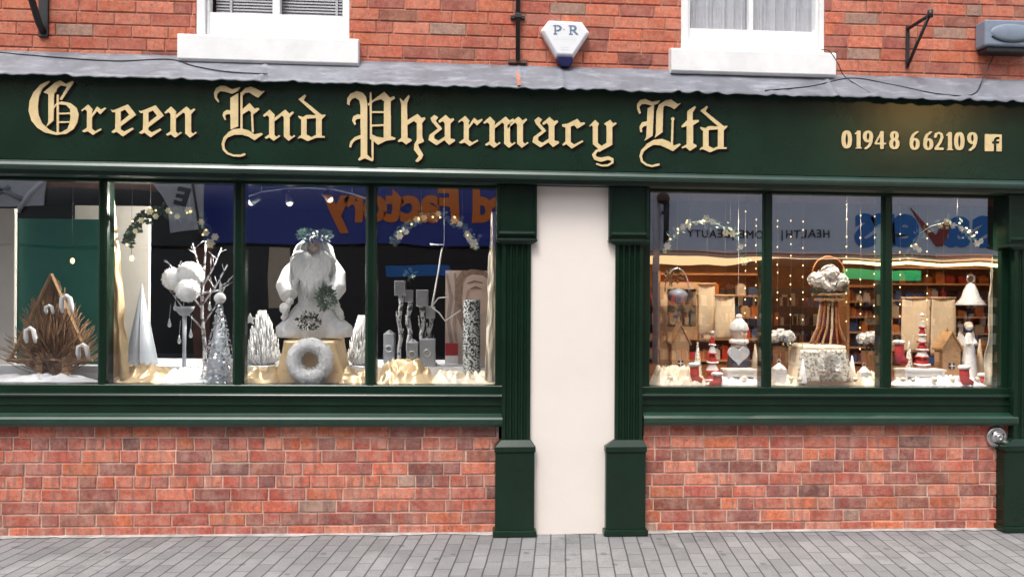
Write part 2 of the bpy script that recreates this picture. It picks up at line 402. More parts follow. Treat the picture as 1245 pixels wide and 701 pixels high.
        if parent is not None: o.parent = parent
        else: o.location = off
        if remesh:
            md = o.modifiers.new('remesh', 'REMESH'); md.mode = 'VOXEL'; md.voxel_size = remesh; md.use_smooth_shade = True
        if bevel:
            md = o.modifiers.new('bevel', 'BEVEL'); md.width = bevel; md.segments = 2; md.limit_method = 'ANGLE'; md.angle_limit = R(40)
        return o

def tag(o, label, cat, group=None, kind=None):
    if label: o['label'] = label
    if cat: o['category'] = cat
    if group: o['group'] = group
    if kind: o['kind'] = kind
    return o

def thing(name, loc, label, cat, group=None):
    o = bpy.data.objects.new(name, None); COL.objects.link(o); o.location = loc; o.empty_display_size = .1
    return tag(o, label, cat, group)

def copy_tree(o, delta, label=None):
    """copy a thing with its parts and sub-parts"""
    def rec(a, par):
        c = a.copy(); COL.objects.link(c)
        if par: c.parent = par
        for ch in a.children: rec(ch, c)
        return c
    c = rec(o, None); c.location = o.location + Vector(delta)
    if label: c['label'] = label
    return c

# ------------------------------------------------------------------ outlines from drawn strokes
def inpoly(pts, X, Y):
    ins = np.zeros(X.shape, bool); n = len(pts)
    for i in range(n):
        x1, y1 = pts[i]; x2, y2 = pts[(i + 1) % n]
        if y1 == y2: continue
        c = ((Y >= min(y1, y2)) & (Y < max(y1, y2))); xi = x1 + (Y - y1) * (x2 - x1) / (y2 - y1)
        ins ^= c & (X < xi)
    return ins

def raster(prims, res, pad=6):
    """prims: ('p', pts) fill, ('h', pts) hole, ('s', pts, widths) round stroke, ('n', pts, rx, ry) nib stroke -> mask, origin"""
    xs = [p[0] for pr in prims for p in pr[1]]; ys = [p[1] for pr in prims for p in pr[1]]
    ex = max([30] + [max(pr[2:4]) * 2 for pr in prims if pr[0] == 'n'])
    x0, y0 = min(xs) - ex, min(ys) - ex; w = int((max(xs) + ex - x0) / res) + pad; h = int((max(ys) + ex - y0) / res) + pad
    X, Y = np.meshgrid(x0 + np.arange(w) * res, y0 + np.arange(h) * res)
    Mk = np.zeros((h, w), bool)
    for pr in prims:
        if pr[0] == 'p': Mk |= inpoly(pr[1], X, Y)
        elif pr[0] == 'h': Mk &= ~inpoly(pr[1], X, Y)
        else:
            pts = pr[1]
            for i in range(len(pts) - 1):
                (ax, ay), (bx, by) = pts[i], pts[i + 1]
                n = max(2, int(math.hypot(bx - ax, by - ay) / (res * 2)))
                for k in range(n + 1):
                    t = k / n; x = ax + (bx - ax) * t; y = ay + (by - ay) * t
                    if pr[0] == 's':
                        ws = pr[2]; wd = (ws[i] + (ws[i + 1] - ws[i]) * t if isinstance(ws, (list, tuple)) else ws) / 2
                        rx = ry = wd
                    else: rx, ry = pr[2], pr[3]
                    i0 = max(0, int((x - rx - x0) / res) - 1); i1 = min(w, int((x + rx - x0) / res) + 2)
                    j0 = max(0, int((y - ry - y0) / res) - 1); j1 = min(h, int((y + ry - y0) / res) + 2)
                    Mk[j0:j1, i0:i1] |= ((X[j0:j1, i0:i1] - x) / rx) ** 2 + ((Y[j0:j1, i0:i1] - y) / ry) ** 2 <= 1
    return Mk, x0, y0

def blur(Fm, n=2):
    for _ in range(n):
        P = np.pad(Fm, 1); Fm = (P[1:-1, 1:-1] * 2 + P[:-2, 1:-1] + P[2:, 1:-1] + P[1:-1, :-2] + P[1:-1, 2:]) / 6
    return Fm

def loops(Mk, x0, y0, res, tol):
    Fm = np.pad(blur(Mk.astype(float)), 2); x0 -= 2 * res; y0 -= 2 * res
    B = Fm > .5; adj = {}; pos = {}
    mixed = (B[:-1, :-1].astype(int) + B[:-1, 1:] + B[1:, :-1] + B[1:, 1:])
    for i, j in zip(*np.where((mixed > 0) & (mixed < 4))):
        i = int(i); j = int(j); e = []
        a, b, c, d = Fm[i, j], Fm[i, j + 1], Fm[i + 1, j + 1], Fm[i + 1, j]
        def cr(k, u, v, p, q):
            if (u > .5) != (v > .5):
                t = (.5 - u) / (v - u); pos[k] = (x0 + (p[0] + (q[0] - p[0]) * t) * res, y0 + (p[1] + (q[1] - p[1]) * t) * res); e.append(k)
        cr((i, j, 0), a, b, (j, i), (j + 1, i)); cr((i, j + 1, 1), b, c, (j + 1, i), (j + 1, i + 1))
        cr((i + 1, j, 0), d, c, (j, i + 1), (j + 1, i + 1)); cr((i, j, 1), a, d, (j, i), (j, i + 1))
        for k in range(0, len(e) - 1, 2):
            adj.setdefault(e[k], []).append(e[k + 1]); adj.setdefault(e[k + 1], []).append(e[k])
    seen = set(); out = []
    for k0 in adj:
        if k0 in seen: continue
        lp = [k0]; seen.add(k0); cur = k0
        while True:
            nx = [q for q in adj[cur] if q not in seen]
            if not nx: break
            cur = nx[0]; seen.add(cur); lp.append(cur)
        if len(lp) < 8: continue
        P = [pos[k] for k in lp]
        h = len(P) // 2
        out.append(rdp(P[:h + 1], tol)[:-1] + rdp(P[h:] + P[:1], tol)[:-1])
    return out

def rdp(P, tol):
    keep = [False] * len(P); keep[0] = keep[-1] = True; st = [(0, len(P) - 1)]
    while st:
        a, b = st.pop()
        if b <= a + 1: continue
        ax, ay = P[a]; bx, by = P[b]; L = math.hypot(bx - ax, by - ay) or 1e-9
        best, bi = 0, -1
        for i in range(a + 1, b):
            dd = abs((P[i][0] - ax) * (by - ay) - (P[i][1] - ay) * (bx - ax)) / L if L > 1e-6 else math.hypot(P[i][0] - ax, P[i][1] - ay)
            if dd > best: best, bi = dd, i
        if best > tol: keep[bi] = True; st += [(a, bi), (bi, b)]
    return [p for p, k in zip(P, keep) if k]

def fill_mesh(lps, extr):
    """loops of (x,z) -> (verts, faces) of a solid plate, in its own xy plane, z = thickness"""
    cu = bpy.data.curves.new('tmp', 'CURVE'); cu.dimensions = '2D'; cu.fill_mode = 'BOTH'; cu.extrude = extr
    for lp in lps:
        sp = cu.splines.new('POLY'); sp.points.add(len(lp) - 1)
        for i, q in enumerate(lp): sp.points[i].co = (q[0], q[1], 0, 1)
        sp.use_cyclic_u = True
    return curve_to(cu)

def curve_to(cu):
    o = bpy.data.objects.new('tmp', cu); COL.objects.link(o)
    dg = bpy.context.evaluated_depsgraph_get(); dg.update()
    me = o.evaluated_get(dg).to_mesh()
    vs = [v.co.copy() for v in me.vertices]; fs = [tuple(p.vertices) for p in me.polygons]
    o.evaluated_get(dg).to_mesh_clear(); bpy.data.objects.remove(o); bpy.data.curves.remove(cu)
    return vs, fs

def text_mesh(body, size, offset=0., extr=.004, spacing=1., shear=0.):
    cu = bpy.data.curves.new('tmp', 'FONT'); cu.body = body; cu.size = size; cu.offset = offset; cu.extrude = extr
    cu.align_x = 'CENTER'; cu.space_character = spacing; cu.shear = shear; cu.resolution_u = 4
    return curve_to(cu)
# ================================================================== ground
g = MB(); A = 250
g.add([(-A, -A, SLOPE * A), (A, -A, -SLOPE * A), (A, A, -SLOPE * A), (-A, A, SLOPE * A)], [(0, 1, 2, 3)])
tag(g.build('pavement', MT['paver'], fixn=False), 'grey block paved pedestrian street in front of the shops', 'pavement', kind='structure')

# ================================================================== the pharmacy building
XL, XR = -4.6, 4.7
shop = thing('shop_building', (0, 0, 0), 'red brick shop with dark green signboard in gold lettering and two dressed windows', 'shop')

PAL_UP = [lin(206, 116, 90), lin(200, 110, 86), lin(212, 124, 98), lin(194, 104, 82), lin(206, 116, 84), lin(212, 128, 104), lin(188, 102, 84), lin(204, 112, 84), lin(172, 98, 86)]
PAL_LO = [lin(194, 104, 84), lin(188, 98, 78), lin(202, 112, 86), lin(178, 94, 80), lin(168, 92, 80), lin(156, 90, 80), lin(206, 128, 104), lin(196, 108, 78), lin(204, 114, 80), lin(148, 90, 84), lin(180, 88, 74), lin(190, 110, 92), lin(184, 100, 82), lin(198, 106, 80)]

def bricks(name, x0, x1, z0, z1, pal, course=.0765, L=.222, cut=(), seed=1, dark=.12, head=.2, parent=shop, yf=0.0, mort='mortar'):
    """a wall face of single laid bricks; every brick is its own raised block in the one mesh"""
    rg = random.Random(seed); mb = MB(); jt = .0095 if mort == 'mortar' else .0075
    nC = max(1, round((z1 - z0) / course)); ch = (z1 - z0) / nC
    # recessed bed of mortar
    xs = sorted({x0, x1, *[c[0] for c in cut], *[c[1] for c in cut]})
    for a, b in zip(xs[:-1], xs[1:]):
        holes = sorted([(c[2], c[3]) for c in cut if c[0] <= a + 1e-6 and c[1] >= b - 1e-6])
        zz = z0
        for h0, h1 in holes:
            if h0 > zz: mb.box(a, b, yf + .0055, yf + .22, zz, h0, 1)
            zz = h1
        if zz < z1: mb.box(a, b, yf + .0055, yf + .22, zz, z1, 1)
    for c in range(nC):
        za = z0 + c * ch + jt * .5; zb = z0 + (c + 1) * ch - jt * .5
        x = x0 - rg.random() * L
        hc = rg.random() < .12
        while x < x1:
            w = (.106 if (hc or rg.random() < head) else L * rg.uniform(.96, 1.03)); a, b = x, x + w - jt; x += w
            a = max(a, x0); b = min(b, x1)
            segs = [(a, b)]
            for q in cut:
                if zb > q[2] and za < q[3]:
                    ns = []
                    for u, v in segs:
                        if q[1] <= u or q[0] >= v: ns.append((u, v))
                        else:
                            if q[0] > u: ns.append((u, q[0]))
                            if q[1] < v: ns.append((q[1], v))
                    segs = ns
            col = rg.choice(pal); k = rg.uniform(.84, 1.2) if mort == 'mortar' else rg.uniform(.86, 1.12)
            if rg.random() < dark: col = tuple(.55 * u + .45 * v for u, v in zip(col, (.13, .09, .09))); k *= .85
            if rg.random() < .02: col = (.40, .25, .195)
            col = tuple(u * k * (.90 if mort == 'mortar' else .82) for u in col)
            for u, v in segs:
                if v - u < .015: continue
                e = .0035; j = lambda: rg.uniform(-.0016, .0016); yy = yf + rg.uniform(-.002, .0015)
                o = [(u + j(), za + j()), (v + j(), za + j()), (v + j(), zb + j()), (u + j(), zb + j())]
                cx, cz = (u + v) / 2, (za + zb) / 2
                inn = [(p[0] + (e if p[0] < cx else -e), p[1] + (e if p[1] < cz else -e)) for p in o]
                sl = lambda p: p[1] - SLOPE * p[0]
                vs = [(p[0], yf + .009, sl(p)) for p in o] + [(p[0], yy + .0025, sl(p)) for p in o] + [(p[0], yy, sl(p)) for p in inn]
                fs = [(8, 9, 10, 11)] + [(i, (i + 1) % 4, 4 + (i + 1) % 4, 4 + i) for i in range(4)] + [(4 + i, 4 + (i + 1) % 4, 8 + (i + 1) % 4, 8 + i) for i in range(4)]
                mb.add(vs, fs, 0, False, col)
    return mb.build(name, [MT['brick' if mort == 'mortar' else 'brick_up'], MT[mort]], parent)

# --- upper wall with its two sash windows
zU = Z0(620, 84, 0); ZTOP = 4.75
def sash(pxl, pxr, pyb, glass_l, glass_r, gb, rail_b, sill_l, sill_r, st, sb, kind):
    Y = .03
    mx = (pxl + pxr) / 2
    x0, x1 = WX(pxl, 20, 0), WX(pxr, 20, 0)
    zsb, zst = Z0(mx, sb, -.06), Z0(mx, st, -.06)
    return x0, x1, zsb, zst
w1 = sash(238, 425, 40, 256, 417, 19, 37, 216, 436, 41, 77, 0)
w2 = sash(828, 1003, 58, 838, 990, 38, 57, 816, 1016, 58, 91, 1)
HW = 1.18
cuts = [(w1[0], w1[1], w1[2], w1[3] + HW), (w2[0], w2[1], w2[2], w2[3] + HW)]
bricks('upper_wall', XL, XR, zU - .03, ZTOP, PAL_UP, .0755, .224, cuts, 3, dark=.05, head=.16, mort='mortar_up')

def sash_window(w, glp, gb, rb, sillp, kind):
    x0, x1, zsb, zst = w; mx = sum(glp) / 4 if False else None
    cxp = (glp[0][0] + glp[1][1]) / 2
    zg = Z0(cxp, gb, .05)                   # bottom of the panes
    fr = MB(); ztop = zst + HW
    gx0, gx1 = WX(glp[0][0], 20, .05), WX(glp[1][1], 20, .05)
    cx0, cx1 = WX(glp[0][1], 20, .05), WX(glp[1][0], 20, .05)
    # outer box frame, set just inside the brick
    fr.box(x0 + .001, gx0 - .018, .006, .13, zst + .002, ztop); fr.box(gx1 + .018, x1 - .001, .006, .13, zst + .002, ztop)
    fr.box(gx0 - .018, gx1 + .018, .006, .13, ztop - .06, ztop - .001)
    f = fr.build('window_frame', MT['white'], shop, bevel=.004)
    s = MB()
    s.box(gx0 - .0175, gx0, .03, .09, zst + .003, ztop - .061); s.box(gx1, gx1 + .0175, .03, .09, zst + .003, ztop - .061)
    s.box(gx0, gx1, .032, .088, zst + .003, zg); s.box(gx0, gx1, .032, .088, zst + .56, zst + .60)
    s.box(cx0, cx1, .036, .084, zg, zst + .56); s.box(cx0, cx1, .036, .084, zst + .60, ztop - .061)
    s.build('sash', MT['white'], f, bevel=.003)
    p = MB()
    p.add([(gx0, .06, zg - SLOPE * gx0), (gx1, .06, zg - SLOPE * gx1), (gx1, .06, ztop - .061), (gx0, .06, ztop - .061)], [(0, 1, 2, 3)])
    p.build('pane', MT['glass_up'], f)
    sl = MB(); sx0, sx1 = WX(sillp[0], 60, -.06), WX(sillp[1], 60, -.06); h = zst - zsb
    sl.prism([(.02, zsb), (-.055, zsb), (-.07, zsb + .012), (-.07, zst - .03), (-.062, zst - .018), (.02, zst + .001)], sx0, sx1)
    sl.build('window_sill', MT['white'], shop, bevel=.004)
    if kind == 0:
        b = MB(); n = 66
        for i in range(n):
            z = zg + .004 + i * .019
            b.add([(gx0 + .015, .105, z - SLOPE * gx0), (gx1 - .015, .105, z - SLOPE * gx1), (gx1 - .015, .113, z + .0195 - SLOPE * gx1), (gx0 + .015, .113, z + .0195 - SLOPE * gx0)], [(0, 1, 2, 3)])
        b.build('slat_blind', MT['blind'], f)
        for ta in (gx0 + .10, gx1 - .055): t = MB(); t.box(ta, ta + .015, .098, .103, zg, ztop - .07); t.build('blind_tape', MT['net'], f)
    else:
        n = MB(); k = 150; vs = []
        for j in range(2):
            for i in range(k + 1):
                x = gx0 - .02 + (gx1 - gx0 + .04) * i / k
                y = .115 + .013 * math.sin(i * .42 + 1.5 * math.sin(i * .11)) + .006 * math.sin(i * 1.3)
                vs.append((x, y, (zg - .02, ztop - .03)[j] - SLOPE * x))
        n.add(vs, [(i, i + 1, k + 2 + i, k + 1 + i) for i in range(k)], 0, True)
        n.build('net_curtain', MT['net'], f)
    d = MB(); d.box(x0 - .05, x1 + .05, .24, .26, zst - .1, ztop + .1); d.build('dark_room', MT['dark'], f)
sash_window(w1, ((256, 332), (341, 417)), 19, 37, (216, 436), 0)
sash_window(w2, ((838, 910), (915, 990)), 38, 57, (816, 1016), 1)

# --- lead flashing with a hand dressed wavy edge
fl = MB(); n = 700; rows = 8
zt0 = Z0(620, 80, 0); zb0 = Z0(620, 106, -.19)
vs = []
seams = [WX(q, 90, -.1) for q in (-60, 320, 632, 683, 1010, 1330)]
for r_ in range(rows + 1):
    t = r_ / rows
    for i in range(n + 1):
        x = XL + (XR - XL) * i / n
        wv = .008 * noise.noise(Vector((x * 4, 0, 3))) + .020 * abs(noise.noise(Vector((x * 7, 4, 0)))) + .016 * noise.noise(Vector((x * 17, 1, 7))) - .006
        y = -.004 - .178 * t ** 1.05 - (abs(wv) * 1.1 if r_ == rows else wv * t ** 5 * .6)
        z = zt0 + (zb0 - zt0) * t + wv * t ** 5 * .9 - SLOPE * x + .004 * noise.noise(Vector((x * 9, t * 3, 0))) * (1 - t)
        for sx in seams:
            dx = abs(x - sx)
            if dx < .014: y -= .015 * (1 - dx / .014)
        vs.append((x, y, z))
fs = [(r_ * (n + 1) + i, r_ * (n + 1) + i + 1, (r_ + 1) * (n + 1) + i + 1, (r_ + 1) * (n + 1) + i) for r_ in range(rows) for i in range(n)]
fl.add(vs, fs, 0, True)
flo = fl.build('lead_flashing', MT['lead'], shop)
md = flo.modifiers.new('thickness', 'SOLIDIFY'); md.thickness = .005; md.offset = 0
ru = MB(); x = WX(630, 90, -.1)
ru.add([(x - .012, -.012, zt0 - .012 - SLOPE * x), (x + .012, -.012, zt0 - .012 - SLOPE * x), (x + .01, -.196, zb0 + .012 - SLOPE * x), (x - .01, -.196, zb0 + .012 - SLOPE * x)], [(0, 1, 2, 3)])
ru.build('rust_stain', mat('rust_run', lin(176, 110, 90), .8, var=.3), flo)

# --- fascia board, moulding, lettering
YF = -.125
zft = zb0 + .035; zfb = Z0(620, 206, YF)
fb = MB(); fb.prism([(.0, zft), (YF, zft), (YF, zfb), (.0, zfb)], XL, XR)
fascia = fb.build('fascia', MT['fascia'], shop, bevel=.002)
zmb = Z0(620, 217, YF - .03)
mo = MB()
mo.prism([(0, zfb - .002), (YF + .002, zfb - .002), (YF - .012, zfb - .006), (YF - .026, zfb - .018), (YF - .034, zfb - .034), (YF - .034, zmb + .012), (YF - .026, zmb), (YF + .01, zmb - .001), (YF + .012, zmb - .022), (0, zmb - .022)], XL, XR)
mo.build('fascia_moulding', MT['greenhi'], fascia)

def P(s): return [tuple(float(u) for u in q.split(',')) for q in s.split()]
def off(prims, dx, dy): return [(p[0], [(x + dx, y + dy) for x, y in p[1]], *p[2:]) for p in prims]

g_r = [('p', P('578,318 628,277 662,312 655,322 655,345 692,290 718,312 748,297 754,306 714,346 690,322 655,368 655,448 678,466 716,446 723,455 662,492 625,466 600,474 583,466 620,440 620,325 605,310 584,326'))]
g_e = [('p', P('785,308 800,318 822,312 910,276 968,350 858,432 858,452 885,468 942,440 952,450 875,503 830,470 806,480 792,470 820,448 822,330 802,332')), ('h', P('858,327 890,312 920,350 858,400'))]
g_n1 = [('p', P('0,332 48,290 84,326 82,340 82,470 98,484 116,470 124,478 76,512 45,488 22,498 12,488 45,465 45,345 30,330 8,342'))]
g_n2 = [('p', P('80,352 158,290 188,318 212,303 220,313 190,345 190,470 205,484 222,470 230,478 182,512 148,482 148,345 135,332 80,376'))]
g_E = [('p', P('382,262 358,232 352,195 368,160 400,142 435,146 480,168 515,160 540,152 520,182 480,200 430,185 395,180 375,200 372,225 390,255')),
       ('p', P('468,230 525,195 525,430 470,455')), ('p', P('430,388 414,355 420,330 442,315 470,318 470,345 445,345 432,355 438,385')),
       ('s', P('548,195 548,460'), 14), ('p', P('540,200 575,160 615,150 655,165 690,185 715,178 665,228 640,215 600,190 570,195 555,215 553,240 541,240')),
       ('p', P('555,310 605,265 640,305 668,300 675,312 635,345 600,318 556,346')), ('s', P('622,325 628,468'), 14),
       ('p', P('450,475 490,452 545,446 600,460 640,488 690,478 700,488 640,530 600,505 550,490 500,490 455,508')),
       ('s', P('462,484 430,515 416,555 422,595 448,622 490,638 540,640 568,630'), [24, 22, 19, 17, 15, 14, 16, 16])]
g_d = [('p', P('952,240 998,205 1006,215 988,245 1118,350 1145,347 1140,360 1118,380 1118,500 1140,500 1138,512 1080,512 1018,536 968,512 945,520 960,500 972,495 972,385 955,370 950,355 985,365 1010,350 1078,352')), ('h', P('1010,378 1078,372 1078,492 1045,508 1010,490'))]
g_G = [('p', P('350,108 290,135 240,190 212,250 205,320 225,390 265,440 320,475 400,492 470,485 525,450 552,400 560,345 545,300 500,265 440,255 420,262 420,275 470,280 500,310 503,350 500,400 480,450 440,472 400,475 350,455 300,410 275,350 270,290 278,220 300,165 355,115')),
       ('p', P('310,190 395,120 430,105 470,130 520,108 525,118 440,245 425,240 478,150 430,140 405,165 400,185 385,200 382,390 330,435 345,400 345,205 325,195')),
       ('s', P('412,212 412,484'), 15), ('s', P('420,341 500,339'), 11), ('s', P('420,402 500,400'), 11), ('s', P('383,300 412,262'), 9)]
g_P = [('p', P('70,185 72,145 95,112 140,94 180,104 206,135 213,175 214,545 245,572 258,585 248,592 195,570 158,588 148,578 168,555 165,200 158,160 130,140 105,148 90,170 88,195')),
       ('p', P('122,335 106,300 115,272 145,258 165,262 165,288 140,292 128,305 134,330')), ('p', P('85,490 95,450 125,420 165,405 165,430 130,442 108,465 98,495')),
       ('s', P('238,108 240,430'), 14), ('s', P('251,425 252,580'), 14),
       ('p', P('215,185 335,98 375,140 405,130 412,145 380,165 382,415 415,425 410,438 350,445 290,475 250,440 245,400 285,418 330,425 333,165 310,150 262,165 222,198')),
       ('s', P('245,242 333,242'), 13), ('s', P('248,338 333,335'), 13)]
g_h = [('p', P('443,140 470,165 508,120 516,130 497,180 498,300 570,255 600,285 622,278 628,290 603,320 605,420 618,450 600,460 575,470 580,490 612,545 600,575 570,598 555,590 580,555 545,510 548,470 565,440 565,320 545,305 498,335 500,425 525,433 530,445 490,473 460,450 435,455 430,445 455,425 455,190'))]
g_a = [('p', P('662,285 690,262 718,280 700,305 745,360 725,372 672,310')), ('p', P('735,345 745,362 690,405 690,430 720,445 765,415 765,440 705,478 648,440 655,405')),
       ('p', P('718,305 770,262 802,292 825,285 832,297 805,325 805,430 835,435 838,447 795,476 765,445 765,325 750,305 725,320'))]
g_c = [('p', P('603,330 640,325 712,290 735,318 762,315 768,325 712,360 690,335 665,345 665,455 690,472 748,442 755,452 672,502 635,470 612,482 605,472 628,450 628,352 606,345'))]
g_y = [('p', P('797,338 838,297 866,326 858,342 858,462 885,482 920,460 920,342 900,325 945,297 965,322 985,315 992,325 960,350 960,475 890,512 870,525 858,500 822,470 822,345 812,335 802,346')),
       ('s', P('895,500 848,518 828,545 842,570 880,580 930,568 960,578 962,600 928,620 885,622 850,610'), [14, 18, 22, 26, 30, 26, 20, 16, 14, 13, 12])]
g_L = [('p', P('100,255 85,220 85,185 105,158 140,148 190,170 250,158 235,180 190,198 150,185 120,185 100,205 112,250')), ('p', P('160,215 205,190 195,410 135,448 150,420')),
       ('p', P('108,385 102,345 120,315 155,308 155,338 130,345 118,360 122,385')), ('p', P('222,240 240,190 285,160 325,152 350,170 372,185 398,178 350,222 320,205 285,195 270,210 265,385 210,425 218,400')),
       ('s', P('338,290 332,470'), 14), ('s', P('338,290 338,291'), 24), ('p', P('150,470 200,440 260,432 310,450 345,480 388,465 395,475 340,520 300,500 250,478 200,475 155,500')),
       ('s', P('160,482 124,515 110,555 120,592 150,615 190,626 238,614'), [24, 21, 17, 15, 14, 14, 16])]
g_t = [('p', P('442,235 495,198 503,208 480,245 480,300 522,298 525,310 482,335 482,465 505,475 508,487 460,518 430,492 408,502 400,492 438,470 438,340 405,352 398,343 440,300'))]

K = 5.843
def crop(ox, oy, k=K): return lambda x, y: (ox + x / k, oy + y / k)
cA, cB, cC, cD, cE = crop(0, 80), crop(200, 80), crop(410, 95), crop(580, 95), crop(760, 95)
SIGN = [(g_G, cA), (g_r, cA), (g_e, cA), (off(g_e, 197, 6), cA), (g_n1, cB), (g_n2, cB),
        (g_E, cB), (off(g_n1, 700, 22), cB), (off(g_n2, 700, 22), cB), (g_d, cB),
        (g_P, cC), (g_h, cC), (g_a, cC), (off(g_r, 280, -8), cC),
        (off(g_n1, 44, -16), cD), (off(g_n2, 44, -16), cD), (off(g_n2, 136, -16), cD), (off(g_a, -255, 15), cD), (g_c, cD), (g_y, cD),
        (g_L, cE), (g_t, cE), (off(g_d, -418, -8), cE)]

def sign_mesh(mb, glyphs, Y, extr, res=1.6, shade=None, tol=.45, mi=0, grow=0):
    for prims, cr in glyphs:
        Mk, x0, y0 = raster(prims, res)
        if grow:
            for _ in range(grow):
                q = Mk.copy(); q[1:] |= Mk[:-1]; q[:-1] |= Mk[1:]; q[:, 1:] |= Mk[:, :-1]; q[:, :-1] |= Mk[:, 1:]; Mk = q
        if shade:
            dx, dy = shade; n = int(max(abs(dx), abs(dy)) / res) + 1; pd = n + 2
            Mk = np.pad(Mk, pd); x0 -= pd * res; y0 -= pd * res; Q = Mk.copy()
            for k in range(1, n + 1):
                Q |= np.roll(Mk, (int(round(dy / res * k / n)), int(round(dx / res * k / n))), (0, 1))
            Mk = Q
        lp = []
        for l in loops(Mk, x0, y0, res, tol):
            pts = []
            for x, y in l:
                q = W(*cr(x, y), Y); pts.append((q.x, q.z))
            lp.append(pts)
        vs, fs = fill_mesh(lp, extr)
        mb.add([(v.x, Y - v.z, v.y) for v in vs], fs, mi)

le = MB(); sign_mesh(le, SIGN, YF - .006, .0035); le.build('lettering', MT['gold'], fascia)
sh = MB(); sign_mesh(sh, SIGN, YF - .0012, .0004, res=2.2, shade=(20, 17)); sh.build('letter_shade', MT['shade'], fascia)

# telephone number, gold figures
c5 = crop(1010, 130, 5.298)
def ell(cx, cy, a, b, a0=0, a1=360, n=40): return [(cx + a * math.cos(R(a0 + (a1 - a0) * i / n)), cy + b * math.sin(R(a0 + (a1 - a0) * i / n))) for i in range(n + 1)]
d0 = lambda x, y: [('n', ell(x, y, 21, 53), 13, 5)]
d1 = lambda x, y: [('n', P(f'{x},{y-53} {x},{y+53}'), 13, 5), ('n', P(f'{x-4},{y-53} {x-20},{y-38}'), 5, 5), ('n', P(f'{x-16},{y+54} {x+16},{y+54}'), 5, 4)]
d9 = lambda x, y: [('n', ell(x, y - 21, 21, 33), 12, 5), ('n', [(x + 21, y - 18), (x + 20, y + 10), (x + 8, y + 38), (x - 14, y + 56)], 10, 5)]
d6 = lambda x, y: [('n', ell(x, y + 21, 21, 33), 12, 5), ('n', [(x - 21, y + 18), (x - 20, y - 10), (x - 8, y - 38), (x + 16, y - 56)], 10, 5)]
d4 = lambda x, y: [('n', P(f'{x+10},{y-52} {x-30},{y+22}'), 6, 5), ('n', P(f'{x-30},{y+24} {x+34},{y+24}'), 5, 6), ('n', P(f'{x+12},{y-52} {x+12},{y+54}'), 12, 5)]
d8 = lambda x, y: [('n', ell(x, y - 28, 17, 25), 11, 5), ('n', ell(x, y + 24, 21, 30), 12, 5)]
d2 = lambda x, y: [('n', [(x - 24, y - 26), (x - 18, y - 46), (x, y - 53), (x + 16, y - 44), (x + 20, y - 24), (x + 8, y + 8), (x - 20, y + 48)], 9, 6), ('n', P(f'{x-22},{y+50} {x+24},{y+50}'), 7, 8)]
NUM = [(d0(103, 210), c5), (d1(180, 211), c5), (d9(240, 212), c5), (d4(318, 213), c5), (d8(410, 214), c5), (d6(540, 218), c5), (d6(628, 219), c5), (d2(697, 220), c5), (d1(768, 221), c5), (d0(828, 221), c5), (d9(912, 222), c5)]
nm = MB(); sign_mesh(nm, NUM, YF - .003, .0015, res=1.4)
FB = [([('p', P('992,175 1102,178 1102,287 992,285')), ('h', P('1050,286 1050,238 1038,238 1038,222 1050,222 1050,212 1056,200 1068,194 1088,194 1088,210 1074,210 1068,216 1068,222 1087,222 1084,238 1068,238 1068,286'))], c5)]
nm.build('telephone_number', MT['gold'], fascia)
lg = MB(); sign_mesh(lg, FB, YF - .003, .0015, res=1.4); lg.build('logo', MT['gold'], fascia)
ns = MB(); sign_mesh(ns, NUM + FB, YF - .0008, .0003, res=2.2, shade=(6, 6)); ns.build('number_shade', MT['shade'], fascia)

# --- shop windows
zsof = zmb - .022
def shop_window(x0, x1, pmid, pyg, muls, jl, jr, pys):
    """timber frame, mullions, panes and moulded sill; pys: photo rows of the mouldings"""
    zg, z1, z2, z3, z4, z5 = [Z0(pmid, q, .0) for q in pys]
    ztop = Z0(pmid, pyg, .02)
    win = MB(); win.prism([(.09, ztop), (.012, ztop), (.012, zsof + .06), (.09, zsof + .06)], x0, x1)
    if jl is not None: win.box(x0, jl, .010, .091, z4, ztop)
    if jr is not None: win.box(jr, x1, .010, .091, z4, ztop)
    w = win.build('shop_window', MT['green'], shop, bevel=.004)
    for a, b in muls:
        m_ = MB(); a, b = WX(a, 350, .01), WX(b, 350, .01); c = (a + b) / 2; h = (b - a) / 2
        zl = z1; pr = [(c - h, .09), (c - h, .03), (c - h * .8, .012), (c - h * .45, .004), (c + h * .45, .004), (c + h * .8, .012), (c + h, .03), (c + h, .09)]
        m_.vprism(pr, zg - SLOPE * c, ztop - SLOPE * c); m_.build('mullion', MT['green'], w, bevel=.002)
    s = MB()
    s.prism([(.11, zg), (.008, zg), (.003, zg - .006), (.002, z1 + .012), (-.012, z1 + .006), (-.016, z1), (-.014, z1 - .010), (-.002, z1 - .013),
             (-.002, z2), (-.010, z2 - .002), (-.010, z2 - .008), (-.003, z2 - .011), (-.003, z3 + .012), (-.003, z4), (.11, z4)], x0, x1)
    s.build('apron', MT['green'], w)
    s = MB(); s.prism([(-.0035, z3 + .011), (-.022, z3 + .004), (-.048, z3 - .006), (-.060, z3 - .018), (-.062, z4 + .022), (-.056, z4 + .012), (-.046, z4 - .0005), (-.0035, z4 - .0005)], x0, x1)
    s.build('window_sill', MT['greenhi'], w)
    ed = [x0 if jl is None else jl] + [WX((a + b) / 2, 350, .01) for a, b in muls] + [x1 if jr is None else jr]
    for a, b in zip(ed[:-1], ed[1:]):
        p = MB(); p.add([(a, .026, zg - .01 - SLOPE * a), (b, .026, zg - .01 - SLOPE * b), (b, .026, ztop + .01 - SLOPE * b), (a, .026, ztop + .01 - SLOPE * a)], [(0, 1, 2, 3)])
        p.build('pane', MT['glass'], w)
    return zg, z4, ztop
LX1 = WX(611, 400, 0); LJ = WX(602.5, 350, .02)
